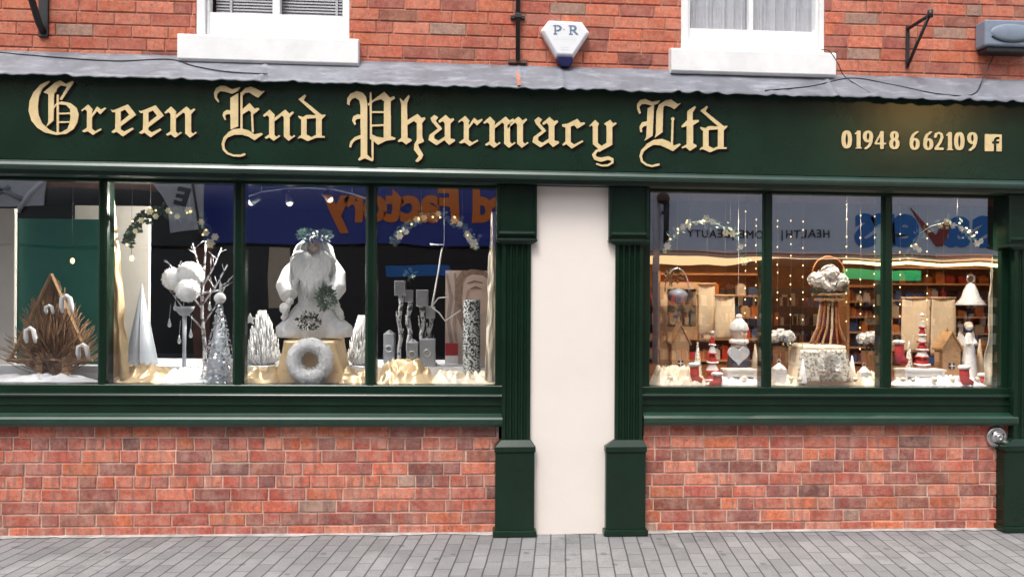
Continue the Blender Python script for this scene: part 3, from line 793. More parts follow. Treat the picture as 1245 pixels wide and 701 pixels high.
zgL, zbL, ztL = shop_window(XL, LX1, 300, 224, [(-62, -48), (118, 131), (282, 297), (443.5, 458)], None, LJ, (467.5, 480, 490, 504, 517, 517))
RX0 = WX(781, 400, 0); RX1 = WX(1231, 400, 0)
zgR, zbR, ztR = shop_window(RX0, RX1, 1005, 237, [(927, 940), (1072, 1086)], WX(790, 350, .02), WX(1216, 350, .02), (470.5, 480.5, 490, 503, 515.5, 515.5))

# --- brick stall risers
bricks('stall_riser', XL, WX(606, 600, 0), -.02, zbL + .004, PAL_LO, .0765, .222, (), 11, dark=.11, head=.17)
bricks('stall_riser', WX(782, 600, 0), WX(1231, 600, 0), -.02, zbR + .004, PAL_LO, .074, .215, (), 29, dark=.12, head=.24)

# --- pilasters
def pilaster(cap, shaft, base, pcap, pbase, pfoot):
    o = None; pm = sum(base) / 2
    x0, x1 = WX(base[0], 600, -.1), WX(base[1], 600, -.1)
    zf = lambda py, Y: W(pm, py, Y).z
    zgd = -SLOPE * (x0 + x1) / 2
    b = MB(); yb = -.075
    zb1 = zf(pbase + 6, yb)
    b.box(x0 + .004, x1 - .004, yb, .05, zgd, zb1 - .012, sl=False)
    pl = b.build('pilaster', MT['green'], shop, bevel=.004)
    f = MB(); f.vprism([(x0 - .010, .05), (x0 - .010, yb - .02), (x1 + .010, yb - .02), (x1 + .010, .05)], zgd, zgd + .04); f.build('plinth_foot', MT['green'], pl, bevel=.008)
    zc = zf(pbase - 6, -.08); t = MB(); hh = zc - (zb1 - .012)
    a = [(x0, yb - .006), (x1, yb - .006)]
    sx0, sx1 = WX(shaft[0], 420, -.05), WX(shaft[1], 420, -.05)
    z0 = zb1 - .0115
    vs = [(x0 - .002, .05, z0), (x1 + .002, .05, z0), (x1 + .002, yb - .008, z0), (x0 - .002, yb - .008, z0),
          (x0 - .002, .05, z0 + hh * .45), (x1 + .002, .05, z0 + hh * .45), (x1 + .002, yb - .008, z0 + hh * .45), (x0 - .002, yb - .008, z0 + hh * .45),
          (sx0 - .003, .05, zc), (sx1 + .003, .05, zc), (sx1 + .003, -.055, zc), (sx0 - .003, -.055, zc)]
    t.add(vs, [(0, 1, 2, 3), (0, 1, 5, 4), (1, 2, 6, 5), (2, 3, 7, 6), (3, 0, 4, 7), (4, 5, 9, 8), (5, 6, 10, 9), (6, 7, 11, 10), (7, 4, 8, 11), (8, 9, 10, 11)])
    t.build('plinth_moulding', MT['green'], pl, bevel=.004)
    # fluted shaft
    ztop = zf(pcap - 4, -.1); w = sx1 - sx0; pr = [(sx0, .05), (sx0, -.05)]; nfl = 4; mg = w * .10; fw = (w - 2 * mg) / nfl
    for i in range(nfl):
        c = sx0 + mg + fw * (i + .5); r_ = fw * .36
        for k in range(7):
            a_ = math.pi * k / 6; pr.append((c - r_ * math.cos(a_), -.05 + .017 * math.sin(a_)))
    pr += [(sx1, -.05), (sx1, .05)]
    s = MB(); s.vprism(pr, zc - .0005, ztop + .02); s.build('fluted_shaft', MT['green'], pl)
    # capital block with a raised panel
    cx0, cx1 = WX(cap[0], 260, -.075), WX(cap[1], 260, -.075); zt = zsof - SLOPE * (cx0 + cx1) / 2 - .0015
    c = MB(); c.box(cx0, cx1, -.060, .05, ztop + .016, zt, sl=False); bd = .016
    c.box(cx0, cx0 + bd, -.072, -.0595, ztop + .03, zt, sl=False); c.box(cx1 - bd, cx1, -.072, -.0595, ztop + .03, zt, sl=False)
    zp = zf(pcap - 14, -.075)
    c.add([(cx0 + bd, -.0605, zp + .012), (cx1 - bd, -.0605, zp + .012), (cx1 - bd, -.072, zp + .002), (cx0 + bd, -.072, zp + .002), (cx1 - bd, -.072, zp - .012), (cx0 + bd, -.072, zp - .012), (cx1 - bd, -.0595, zp - .012), (cx0 + bd, -.0595, zp - .012)],
          [(0, 1, 2, 3), (3, 2, 4, 5), (5, 4, 6, 7)])
    c.build('capital', MT['green'], pl, bevel=.003)
    q = MB(); q.add([(cx0 - .003, .05, ztop + .0155), (cx1 + .003, .05, ztop + .0155), (cx1 + .003, -.076, ztop + .0155), (cx0 - .003, -.076, ztop + .0155),
                     (cx0 - .003, .05, ztop + .002), (cx1 + .003, .05, ztop + .002), (cx1 + .003, -.076, ztop + .002), (cx0 - .003, -.076, ztop + .002),
                     (sx0 - .002, .05, ztop - .018), (sx1 + .002, .05, ztop - .018), (sx1 + .002, -.054, ztop - .018), (sx0 - .002, -.054, ztop - .018)],
                    [(0, 1, 2, 3), (0, 1, 5, 4), (1, 2, 6, 5), (2, 3, 7, 6), (3, 0, 4, 7), (4, 5, 9, 8), (5, 6, 10, 9), (6, 7, 11, 10), (7, 4, 8, 11), (8, 9, 10, 11)])
    q.build('capital_moulding', MT['green'], pl, bevel=.003)
pilaster((604, 653), (610.5, 645), (601.5, 651), 297, 541, 647)
pilaster((741, 789), (748, 781.5), (737, 787), 298, 541, 646)
pilaster((1227, 1276), (1233, 1268), (1224, 1274), 304, 540, 642)

# --- plain off-white panel between the two pilasters
px0, px1 = WX(638, 420, .0), WX(756, 420, .0)
w_ = MB(); w_.box(px0, px1, -.03, .1, -.02, zsof - .002); w_.build('rendered_panel', MT['render'], shop, bevel=.002)
# pale bedding mortar where wall meets pavement
ed = MB(); n = 300; vs = []
for j in range(2):
    for i in range(n + 1):
        x = XL + (XR - XL) * i / n; y = -.012 - (.022 + .03 * noise.noise(Vector((x * 3, 0, 0))) + .018 * noise.noise(Vector((x * 14, 2, 0)))) * (1 - j) if j == 0 else .03
        vs.append((x, y, (.004 if j == 0 else .012) - SLOPE * x))
ed.add(vs, [(i, i + 1, n + 2 + i, n + 1 + i) for i in range(n)])
tag(ed.build('pavement_edge', MT['edge']), 'pale mortar strip where the shop wall meets the pavement', 'pavement', kind='structure')

# --- rooms behind the windows
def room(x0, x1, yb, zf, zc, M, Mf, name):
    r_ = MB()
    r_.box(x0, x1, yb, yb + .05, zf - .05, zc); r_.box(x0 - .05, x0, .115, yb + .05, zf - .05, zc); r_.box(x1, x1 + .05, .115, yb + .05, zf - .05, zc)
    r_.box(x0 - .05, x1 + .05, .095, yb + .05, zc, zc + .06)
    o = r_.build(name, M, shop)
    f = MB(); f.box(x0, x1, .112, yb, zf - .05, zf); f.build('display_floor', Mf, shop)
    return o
ZFL = zgL - .012; ZFR = zgR - .012
XM = WX(697, 400, .5)
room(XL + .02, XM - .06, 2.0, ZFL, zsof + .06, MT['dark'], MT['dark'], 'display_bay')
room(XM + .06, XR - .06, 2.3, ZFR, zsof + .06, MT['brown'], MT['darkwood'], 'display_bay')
# body of the building: gables, rear wall, first floor and roof
bd = MB(); RB = 7.
bd.box(XL, XL + .2, .225, RB, -.1, ZTOP); bd.box(XR - .2, XR, .225, RB, -.1, ZTOP); bd.box(XL + .2, XR - .2, RB - .2, RB, -.1, ZTOP)
bd.box(XL + .2, XR - .2, .225, RB - .2, zU + .05, zU + .2)
bd.build('brick_shell', MT['oppbrick'], shop)
rf = MB(); rf.prism([(-.12, ZTOP + .001), (RB + .1, ZTOP + .001), (RB / 2, ZTOP + 2.4)], XL - .05, XR + .05); rf.build('slate_roof', MT['slate'], shop)

# ================================================================== things on the facade
# alarm box
def pxz(px, py, Y): q = W(px, py, Y); return (q.x, q.z)
al = thing('alarm_box', (WX(687, 60, 0), 0, W(687, 80, 0).z), 'white shield shaped burglar alarm box on the upper brick wall', 'alarm box')
out = [(667, 25), (708, 27), (717, 40), (697, 70), (676, 69), (657.5, 37)]
a = MB(); n = len(out)
o1 = [pxz(x, y, -.05) for x, y in out]; cx = sum(p[0] for p in o1) / n; cz = sum(p[1] for p in o1) / n
o2 = [(cx + (x - cx) * .88, cz + (z - cz) * .88) for x, z in o1]
a.add([(x, 0.004, z) for x, z in o1] + [(x, -.045, z) for x, z in o1] + [(x, -.062, z) for x, z in o2],
      [tuple(range(n - 1, -1, -1))] + [(i, (i + 1) % n, n + (i + 1) % n, n + i) for i in range(n)] + [(n + i, n + (i + 1) % n, 2 * n + (i + 1) % n, 2 * n + i) for i in range(n)] + [tuple(range(2 * n, 3 * n))])
a.build('housing', MT['plastic'], al, bevel=.006)
b_ = MB(); b_.plate([pxz(x, y, -.05) for x, y in ((678, 68), (696, 69), (697, 75), (692, 81), (684, 81), (678, 75))], -.056, .004); b_.build('strobe_lens', MT['blueplastic'], al, bevel=.006)
cT = crop(600, 0, 5.84)
PR = [([('s', P('438,185 438,238'), 12), ('s', P('425,182 455,182'), 6), ('s', P('428,241 450,241'), 6), ('n', ell(455, 200, 22, 17, -90, 90, 20), 8, 4), ('s', P('440,217 458,217'), 5)], cT),
      ([('s', P('548,186 548,240'), 12), ('s', P('535,184 565,184'), 6), ('s', P('537,243 560,243'), 6), ('n', ell(565, 200, 18, 15, -90, 90, 20), 8, 4), ('s', P('550,215 568,215'), 5), ('n', P('566,216 592,243'), 7, 4), ('s', P('586,243 600,243'), 6)], cT),
      ([('s', P('500,210 500,211'), 8)], cT)]
t = MB(); sign_mesh(t, PR, -.0635, .0008, res=1.6); t.build('lettering', MT['greyprint'], al)
t = MB()
for y, x0, x1 in ((266, 430, 590), (280, 425, 595), (296, 440, 580), (335, 475, 540), (352, 480, 535)):
    q0 = W(*cT(x0, y), -.0632); q1 = W(*cT(x1, y + 5), -.0632); t.add([(q0.x, -.0632, q0.z), (q1.x, -.0632, q0.z - .0015), (q1.x, -.0632, q1.z), (q0.x, -.0632, q1.z + .0015)], [(0, 1, 2, 3)])
t.build('small_print', MT['paleprint'], al)

# iron rod with clips
rp = thing('iron_rod', (WX(629, 70, 0), 0, W(629, 72, 0).z), 'thin vertical black iron rod clipped to the upper brick wall', 'rod')
x, zb = WX(629.5, 70, -.03), W(629, 72, -.03).z
t = MB(); t.tube([(x, -.03, zb), (x, -.03, ZTOP)], .0135, 10); t.build('rod', MT['iron'], rp)
for py in (20, -120):
    c = MB(); z = W(629, py, -.03).z; c.box(x - .045, x + .045, -.018, -.001, z - .012, z + .012, sl=False); c.box(x - .02, x + .02, -.05, -.016, z - .014, z + .014, sl=False); c.build('clip', MT['iron'], rp, bevel=.003)
c = MB(); c.box(x - .06, x + .06, -.02, -.001, zb - .022, zb + .004, sl=False); c.build('foot_plate', mat('rusty_plate', (.12, .06, .04), .8, var=.4), rp, bevel=.004)

# brackets
def bracket(label, pts_wall, arm_y, root_px, arm_z, dz):
    x = WX(*root_px, 0); z0 = W(*root_px, 0).z
    th = thing('iron_bracket', (x, 0, z0), label, 'bracket')
    return th, x, z0
th, x, z0 = bracket('small black triangular iron bracket beside the right sash window', 0, 0, (1102.5, 83), 0, 0)
zt = W(1102, 36, 0).z
t = MB(); t.box(x - .011, x + .011, -.012, -.001, z0, zt + .02, sl=False); t.build('wall_strap', MT['iron'], th, bevel=.002)
t = MB(); t.tube([(x, -.012, zt), (x, -.24, zt + .004)], .011, 8); t.tube([(x, -.24, zt - .012), (x, -.24, zt + .03)], .016, 8); t.build('arm', MT['iron'], th)
t = MB(); t.tube([(x, -.012, z0 + .015), (x, -.225, zt - .004)], .010, 8); t.build('brace', MT['iron'], th)
th, x, z0 = bracket('heavy black iron bracket strut at the top left of the wall', 0, 0, (54, 44), 0, 0)
t = MB(); t.box(x - .028, x + .028, -.016, -.001, z0 - .01, z0 + .42, sl=False); t.build('wall_strap', MT['iron'], th, bevel=.003)
t = MB(); t.tube([(x, -.012, z0 + .02), (x - .005, -.05, z0 + .06), (x - .01, -.2, z0 + .3), (x - .01, -.3, z0 + .42)], .02, 8); t.build('brace', MT['iron'], th)
t = MB(); t.tube([(x, -.012, z0 + .42), (x - .01, -.33, z0 + .425)], .016, 8); t.build('arm', MT['iron'], th)

# grey wall unit at the right edge
gx0, gz0 = pxz(1198, 62, -.1); gx1, gz1 = pxz(1262, 25, -.1)
gu = thing('wall_unit', ((gx0 + gx1) / 2, 0, gz0), 'grey plastic outdoor unit with oval front at the right edge of the wall', 'wall unit')
t = MB(); t.box(gx0, gx1, -.10, -.001, gz0 + .035, gz1, sl=False); t.build('housing', MT['greyplastic'], gu, bevel=.012)
t = MB(); t.box(gx0 + .02, gx1 - .02, -.085, -.001, gz0, gz0 + .034, sl=False); t.build('base', MT['iron'], gu, bevel=.008)
t = MB(); gcx, gcz = (gx0 + gx1) / 2, (gz0 + gz1) / 2 + .02
t.ball((gcx, -.099, gcz), ((gx1 - gx0) * .40, .012, (gz1 - gz0) * .27), 32, 12); t.build('oval_cover', MT['greyplastic'], gu)
t = MB(); t.tube([(gcx + (gx1 - gx0) * .42 * math.cos(R(q)), -.102, gcz + (gz1 - gz0) * .30 * math.sin(R(q))) for q in range(205, 336, 6)], .0045, 6); t.build('front_lip', MT['iron'], gu)

# round metal cap low on the brick
cxp = W(1213, 531, -.02)
rc = thing('vent_cap', (cxp.x, 0, cxp.z), 'round silver metal vent cap low on the brick beside right pilaster', 'vent cap')
def yl(mb, prof, c, seg=28):      # turned about the y axis, out of the wall
    vs = []; n = len(prof)
    for r_, h in prof:
        for k in range(seg):
            a_ = 2 * math.pi * k / seg; vs.append((c.x + r_ * math.cos(a_), -h, c.z + r_ * math.sin(a_)))
    mb.add(vs, [(i * seg + k, i * seg + (k + 1) % seg, (i + 1) * seg + (k + 1) % seg, (i + 1) * seg + k) for i in range(n - 1) for k in range(seg)] + [tuple(range((n - 1) * seg, n * seg))], 0, True)
t = MB(); yl(t, [(.069, 0), (.069, .012), (.064, .02), (.05, .024), (.048, .018), (.036, .018), (.034, .03), (.026, .034)], cxp); t.build('flange', MT['steel'], rc)
t = MB(); yl(t, [(.022, .03), (.022, .042), (.017, .046), (.009, .046), (.007, .04)], cxp); t.build('knob', MT['steel'], rc)
for k in range(3): a_ = k * 2.1 + .4; t = MB(); t.ball((cxp.x + .042 * math.cos(a_), -.022, cxp.z + .042 * math.sin(a_)), .006, 8, 6); t.build('screw', MT['iron'], rc)

# cables along the flashing
def cable(label, pts, r=.0034):
    q = []
    P3 = []
    for x, y, Y in pts:
        yt = 62 + 36 * x / 1245; yb = 90 + 36 * x / 1245; t_ = (y - yt) / (yb - yt)
        if Y > -.07 and t_ < .05: pass
        else: Y = -.012 - .19 * max(0, min(1, t_))
        P3.append(W(x, y, Y))
    for i in range(len(P3) - 1):
        a_, b_, c_, d_ = P3[max(i - 1, 0)], P3[i], P3[i + 1], P3[min(i + 2, len(P3) - 1)]
        for k in range(8):
            t = k / 8; q.append(.5 * ((2 * b_) + (c_ - a_) * t + (2 * a_ - 5 * b_ + 4 * c_ - d_) * t * t + (3 * b_ - a_ - 3 * c_ + d_) * t ** 3))
    q.append(P3[-1]); t = MB(); t.tube(q, r, 6)
    return tag(t.build('cable', MT['cable'], fixn=True), label, 'cable')
cable('thin dark cable sagging along the lead flashing under the left sash window', [(-20, 62, -.012), (60, 69, -.012), (140, 74, -.02), (205, 72, -.012), (235, 80, -.05), (275, 87, -.09), (325, 90, -.1)])
cable('black cable looping from below the right sash sill up to the grey wall unit', [(930, 110, -.11), (985, 105, -.10), (1035, 95, -.06), (1085, 103, -.08), (1140, 114, -.11), (1182, 115, -.11), (1195, 96, -.05), (1207, 70, -.012), (1212, 60, -.012)])
cable('short black cable dropping over the corner of the right sash sill', [(998, 61, -.069), (1008, 62, -.069), (1018, 76, -.069), (1026, 92, -.05), (1040, 102, -.09), (1058, 113, -.13)], .0028)
# ================================================================== the window displays
def at(px, py, Y): return W(px, py, Y)
def zfl(x, left=True): return (ZFL if left else ZFR) - SLOPE * x
rg3 = random.Random(21)
ru_ = rg3.uniform
# low step at the back of the left display
ST = .085
s_ = MB(); s_.box(XL + .03, XM - .07, .40, 1.0, ZFL, ZFL + ST); s_.build('display_step', MT['snow'], shop)
def base(px, Y, left=True, step=None):
    x = WX(px, 450, Y); z = zfl(x, left)
    if left and (step if step is not None else Y > .41): z += ST
    return Vector((x, Y, z + .0005))
def top(px, py, Y): return W(px, py, Y).z

def cloth_heap(name, label, M, px0, px1, y0, y1, h, left=True, seed=0, freq=11, cat='cloth', group=None, tilt=0.):
    x0, x1 = WX(px0, 460, (y0 + y1) / 2), WX(px1, 460, (y0 + y1) / 2)
    nx = max(12, int((x1 - x0) / .010)); ny = max(10, int((y1 - y0) / .010)); vs = []
    for j in range(ny + 1):
        for i in range(nx + 1):
            u, v = i / nx, j / ny; x = x0 + (x1 - x0) * u; y = y0 + (y1 - y0) * v
            q = Vector((x * freq, y * freq, seed)); q2 = q + Vector((noise.noise(q * .7) * 1.5, noise.noise(q * .7 + Vector((5, 0, 0))) * 1.5, 0))
            rdg = 1 - abs(noise.noise(q2)) * 2.2; r2 = 1 - abs(noise.noise(q2 * 2.1 + Vector((0, 3, 0)))) * 2
            e = min(1, min(u, 1 - u) * 7) * min(1, v * 2.2 + .06) ** .8 * min(1, (1 - v) * 6)
            z = max(0.003, h * (.30 + .58 * rdg + .34 * r2 + tilt * v)) * e
            vs.append((x, y + .015 * noise.noise(q * 1.7), zfl(x, left) + .001 + z))
    t = MB(); t.add(vs, [(j * (nx + 1) + i, j * (nx + 1) + i + 1, (j + 1) * (nx + 1) + i + 1, (j + 1) * (nx + 1) + i) for j in range(ny) for i in range(nx)], 0, True)
    return tag(t.build(name, M), label, cat, group)

def curtain(label, M, tl, tr, bl, br, pt, pb, Y, folds=4, amp=.02, seed=0, cat='curtain'):
    nx, nz = 40, 60; vs = []
    for j in range(nz + 1):
        v = j / nz; py = pt + (pb - pt) * v
        l = tl + (bl - tl) * v ** .8; r_ = tr + (br - tr) * v ** .8
        for i in range(nx + 1):
            u = i / nx; q = W(l + (r_ - l) * u, py, Y)
            y = Y + amp * math.sin(u * folds * 6.283 + 2 * noise.noise(Vector((u * 2, v * 5, seed)))) + amp * 1.2 * noise.noise(Vector((u * 4, v * 9, seed + 3)))
            vs.append((q.x + .012 * noise.noise(Vector((u * 3, v * 7, seed + 9))), y, q.z))
    t = MB(); t.add(vs, [(j * (nx + 1) + i, j * (nx + 1) + i + 1, (j + 1) * (nx + 1) + i + 1, (j + 1) * (nx + 1) + i) for j in range(nz) for i in range(nx)], 0, True)
    o = t.build('curtain', M); md = o.modifiers.new('thickness', 'SOLIDIFY'); md.thickness = .004
    return tag(o, label, cat)

# --- boards at the back of the first two panes
def board(label, M, pl, pr, pt, Y, cat='board', left=True):
    x0, x1 = WX(pl, 380, Y), WX(pr, 380, Y); t = MB(); z = zfl((x0 + x1) / 2, left) + (ST if left and .4 < Y < 1 else 0) + .001
    t.box(x0, x1, Y, Y + .03, z, top((pl + pr) / 2, pt, Y), sl=False)
    return tag(t.build('display_board', M, bevel=.004), label, cat)
board('tall cream board at the far left edge behind the twig tree', MT['cream'], -30, 17.5, 253, .46)
board('dark green upright board directly behind the brown twig tree', MT['teal'], 19, 122, 266, .50)
board('tall cream board behind the gold curtain and silver cone', MT['cream'], 90, 181, 250, .60)

# --- twig tree in a triangular wooden frame
B = base(64, .3, step=False); tw = thing('twig_tree', B, 'brown bare twig tree in a triangular wooden frame with white ornaments', 'tree ornament')
sc = S(.3); H = top(64, 333, .3) - B.z; zb = B.z + 24 * sc
def fr_bar(a, b, r=.011):
    t = MB(); t.tube([a, b], r, 4, smooth=False); return t
xl, xr = B.x - 46 * sc, B.x + 44 * sc; yy = B.y - .02
for a, b in (((xl, yy, zb), (B.x, yy, B.z + H)), ((B.x, yy, B.z + H), (xr, yy, zb)), ((xl - .02, yy - .004, zb), (xr + .02, yy - .004, zb))):
    fr_bar(a, b).build('frame_bar', MT['tan'], tw)
for dx in (-12, 18):
    t = MB(); t.box(B.x + dx * sc - .02, B.x + dx * sc + .02, yy - .02, yy + .02, B.z, zb + .02, sl=False); t.build('leg', MT['tan'], tw, bevel=.003)
t = MB()
for i in range(900):
    h = ru_(.14, .97) ** .9; hw = 54 * sc * (1 - max(0, (h - .32) / .68) ** 1.25) * (1 if h > .2 else .75 + h)
    xx = ru_(-1, 1) * hw; yq = ru_(-1, 1) * hw * .4
    p2 = Vector((B.x + xx, B.y + yq, B.z + h * H)); p0 = Vector((B.x + xx * ru_(.05, .45), B.y + yq * .2, B.z + .03 + h * H * ru_(.1, .7)))
    md_ = (p0 + p2) / 2 + Vector((ru_(-.02, .02), ru_(-.02, .02), -.012))
    t.tube([p0, md_, p2], [.0034, .0027, .0016], 4)
t.build('twigs', MT['twig'], tw)
t = MB(); t.tube([(B.x + .01, B.y, B.z), (B.x + .005, B.y, B.z + .12), (B.x, B.y, B.z + H * .55)], [.03, .022, .008], 8); t.build('trunk', MT['twig'], tw)
def ornament(px, py, h, w, label):
    c = at(px, py, .2); t = MB()
    for sx_ in (-1, 1):
        t.tube([c + Vector((0, 0, h * .45)), c + Vector((sx_ * w * .35, -.008, h * .3)), c + Vector((sx_ * w * .42, 0, -h * .15)), c + Vector((sx_ * w * .4 + .004, 0, -h * .5))], [w * .14, w * .2, w * .22, w * .12], 8)
    t.ball(c + Vector((0, -.006, h * .42)), w * .2, 8, 6)
    return tag(t.build('bow_ornament', MT['fluff']), label, 'ornament', 'white bows on the twig tree')
ornament(81, 369, .115, .07, 'white bow ornament nearest the top of the twig tree')
ornament(37, 407, .10, .065, 'white bow ornament on the left branches of the twig tree')
ornament(101, 427, .095, .07, 'white bow ornament low on the right branches of the twig tree')
ornament(60, 376, .055, .05, 'small white bow ornament near the middle of the twig tree')
cloth_heap('snow_cloth', 'white cloth laid along the floor under the twig tree', MT['snow'], -40, 118, .12, .30, .045, seed=4, freq=6)

def bulb_drop(px, py, Y, label):
    p = at(px, py, Y); b_ = thing('hanging_bulb', p, label, 'light'); zt = ztL + .02
    t = MB(); t.ball(p, (.013, .013, .019), 10, 8); t.build('bulb', MT['bulb'], b_)
    t = MB(); t.tube([p + Vector((0, 0, .018)), (p.x, p.y, zt - SLOPE * p.x)], .0012, 4); t.build('wire', MT['cable'], b_)
bulb_drop(88, 317, .25, 'small warm bulb hanging in front of the dark green board')
bulb_drop(160, 314, .25, 'small warm bulb hanging in front of the cream board beside gold curtain')

# --- second pane
curtain('tall gathered gold fabric hanging at the left of the second pane', MT['lame'], 131, 135, 129, 157, 234, 462, .12, folds=2.3, amp=.018, seed=2)
cloth_heap('gold_cloth', 'crumpled gold cloth on the floor below the silver cone', MT['lame'], 130, 207, .09, .36, 0.106, seed=1, freq=8.5)
B = base(172, .52); h = top(172, 345, .52) - B.z; t = MB()
t.lathe(B, [(.108, 0), (.107, .006), (.003, h)], 28, 1, .8, 0); t.build
sc_t = thing('cone_tree', B, 'plain silver grey fabric cone tree beside the gold curtain', 'tree ornament'); t.build('cone', MT['silvercloth'], sc_t)
t = MB(); t.tube([B + Vector((.02, -.088, .004)), B + Vector((.001, -.004, h))], .0035, 6); t.build('seam', MT['blind'], sc_t)
cloth_heap('snow_cloth', 'fluffy white snow cloth around the foot of the pompom stand', MT['fluff'], 198, 284, .10, .38, .085, seed=6, freq=14)

B = base(224, .30, step=False); st = thing('pedestal_stand', B, 'slim grey pedestal stand with a cup holding white pompom balls', 'stand')
hz = top(224, 384, .3) - B.z
t = MB(); t.lathe(B, [(.06, 0), (.06, .012), (.03, .02), (.014, .05), (.011, hz * .5), (.014, hz)], 16); t.build('post', MT['silvercloth'], st)
t = MB(); t.lathe(B + Vector((0, 0, hz)), [(.012, 0), (.03, .008), (.055, .04), (.06, .06), (.055, .062), (.03, .03), (.002, .02)], 18); t.build('cup', MT['silvercloth'], st)
for px, py, r_, yo, lb in ((211, 339, 12.5, .0, 'white yarn pompom ball on the left of the pedestal cup'), (231, 334, 15, .03, 'largest white yarn pompom ball topmost on the pedestal stand'), (228, 353, 13, -.05, 'white yarn pompom ball low at the front of the pedestal cup')):
    c = at(px, py, .3 + yo); t = MB(); t.ball(c, r_ * S(.3), 22, 16, .10, 60)
    for k in range(420):
        d = Vector((rg3.gauss(0, 1), rg3.gauss(0, 1), rg3.gauss(0, 1))).normalized(); q = c + d * r_ * S(.3) * .94
        t.tube([q, q + d * ru_(.008, .014) + Vector((ru_(-.004, .004), ru_(-.004, .004), ru_(-.004, .004)))], [.0022, .0012], 3)
    tag(t.build('pompom_ball', MT['fluff']), lb, 'pompom')

B = base(247, .40, step=False); br = thing('bare_branch', B, 'speckled bare birch branch standing behind the pompom stand', 'branch')
t = MB(); hb = top(246, 292, .4) - B.z; tr = [B + Vector((.012 * math.sin(k * .9), .01 * math.cos(k), hb * k / 9)) for k in range(10)]
t.tube(tr, [.016 - .0012 * k for k in range(10)], 8); t.build('trunk', MT['birch'], br)
tips = []
for dx, z0_, z1_ in ((-38, .36, .66), (-30, .50, .78), (-46, .58, .86), (26, .40, .66), (30, .55, .82), (20, .68, .95), (-14, .72, .98), (36, .62, .70)):
    a = B + Vector((0, 0, hb * z0_)); b_ = B + Vector((dx * S(.4), ru_(-.06, .04), hb * z1_)); md_ = (a + b_) / 2 + Vector((0, 0, -.02))
    t = MB(); t.tube([a, md_, b_], [.007, .005, .0025], 6)
    for k in range(4):
        q = a.lerp(b_, .4 + .15 * k); t.tube([q, q + Vector((ru_(-.06, .06), ru_(-.03, .03), ru_(.02, .09)))], [.0025, .0012], 4)
    t.build('twig', MT['birch'], br); tips.append(b_)
for px, py in ((206, 392), (213, 372), (232, 405), (255, 372), (262, 395), (218, 412)):
    c = at(px, py, .33); t = MB(); t.lathe(c - Vector((0, 0, .03)), [(.003, 0), (.011, .008), (.012, .018), (.006, .04), (.002, .058)], 10)
    t.tube([c + Vector((0, 0, .026)), c + Vector((0, .02, .12))], .001, 4)
    tag(t.build('drop_ornament', MT['silver']), 'small silver drop ornament hanging from the bare birch branch', 'ornament', 'silver drops on the branch')

def sequin_tree(px, pw, pt, Y, label):
    B = base(px, Y, step=False); th = thing('sequin_tree', B, label, 'tree ornament'); h = top(px, pt, Y) - B.z; r0 = pw * S(Y) / 2
    t = MB(); t.lathe(B, [(r0 * .86, 0), (r0 * .84, .01), (.004, h)], 18); t.build('cone', MT['silvercloth'], th)
    t = MB()
    for k in range(900):
        v = ru_(0, 1) ** 1.5 * .98; a = ru_(0, 6.283); r_ = r0 * (1 - v) * .95 + .006
        p = B + Vector((r_ * math.cos(a), r_ * math.sin(a), v * h + .008)); n = Vector((math.cos(a) + ru_(-.6, .6), math.sin(a) + ru_(-.6, .6), ru_(-.3, .7))).normalized()
        u = n.cross(Vector((0, 0, 1))).normalized(); w = n.cross(u); q = ru_(.005, .009)
        t.add([p + n * .006 + u * q, p + n * .006 + w * q, p + n * .006 - u * q, p + n * .006 - w * q], [(0, 1, 2, 3)])
    t.build('sequins', MT['sequin'], th)
    return th, B, h
th, B, h = sequin_tree(267, 42, 368, .2, 'glittering silver sequin cone tree with a white ball on top')
t = MB(); t.ball(B + Vector((0, 0, h + .03)), .036, 16, 10, .05, 60); t.build('ball_top', MT['fluff'], th)
t = MB(); t.lathe(B + Vector((0, 0, h + .06)), [(.007, 0), (.009, .01), (.004, .025), (.006, .035), (.001, .085)], 10); t.build('spike', MT['silver'], th)

def garland(label, pts, Y, M, Mp, blooms, dens=34, lights=True):
    P_ = [at(x, y, Y) for x, y in pts]; B = P_[0].copy(); th = thing('flower_garland', B, label, 'garland')
    t = MB(); t.tube(P_, .0035, 5); t.build('stem', M, th)
    t = MB()
    for a, b_ in zip(P_[:-1], P_[1:]):
        for k in range(dens):
            q = a.lerp(b_, rg3.random()) + Vector((rg3.gauss(0, .012), rg3.gauss(0, .012), rg3.gauss(0, .012)))
            t.leafquad(q, (rg3.gauss(0, 1), rg3.gauss(0, .6), rg3.gauss(-.2, 1)), (0, -1, .2), ru_(.026, .05), ru_(.009, .015))
    t.build('foliage', M, th)
    for x, y, r_ in blooms:
        c = at(x, y, Y - .03); t = MB()
        for ring, n, rr, tl in ((0, 6, 1, .35), (1, 5, .7, .9)):
            for k in range(n):
                a = 6.283 * k / n + ring * .5; d = Vector((math.cos(a), -tl, math.sin(a))).normalized()
                t.leafquad(c, d, (0, -1, .01), r_ * S(Y) * rr * 1.05, r_ * S(Y) * .5 * rr)
        t.ball(c + Vector((0, -.006, 0)), r_ * S(Y) * .28, 8, 6)
        t.build('blossom', Mp, th)
    if lights:                 # tiny warm lights wound into it
        for k in range(9):
            q = P_[rg3.randrange(len(P_))] + Vector((ru_(-.03, .03), -.035, ru_(-.02, .02))); t = MB(); t.ball(q, .0065, 8, 6); t.build('bulb', MT['bulb'], th)
    # the two threads it hangs by
    for i in (len(P_) // 3, 2 * len(P_) // 3): t = MB(); t.tube([P_[i], (P_[i].x, P_[i].y, ztL + .02 - SLOPE * P_[i].x)], .001, 4); t.build('hanging_thread', MT['wire'], th)
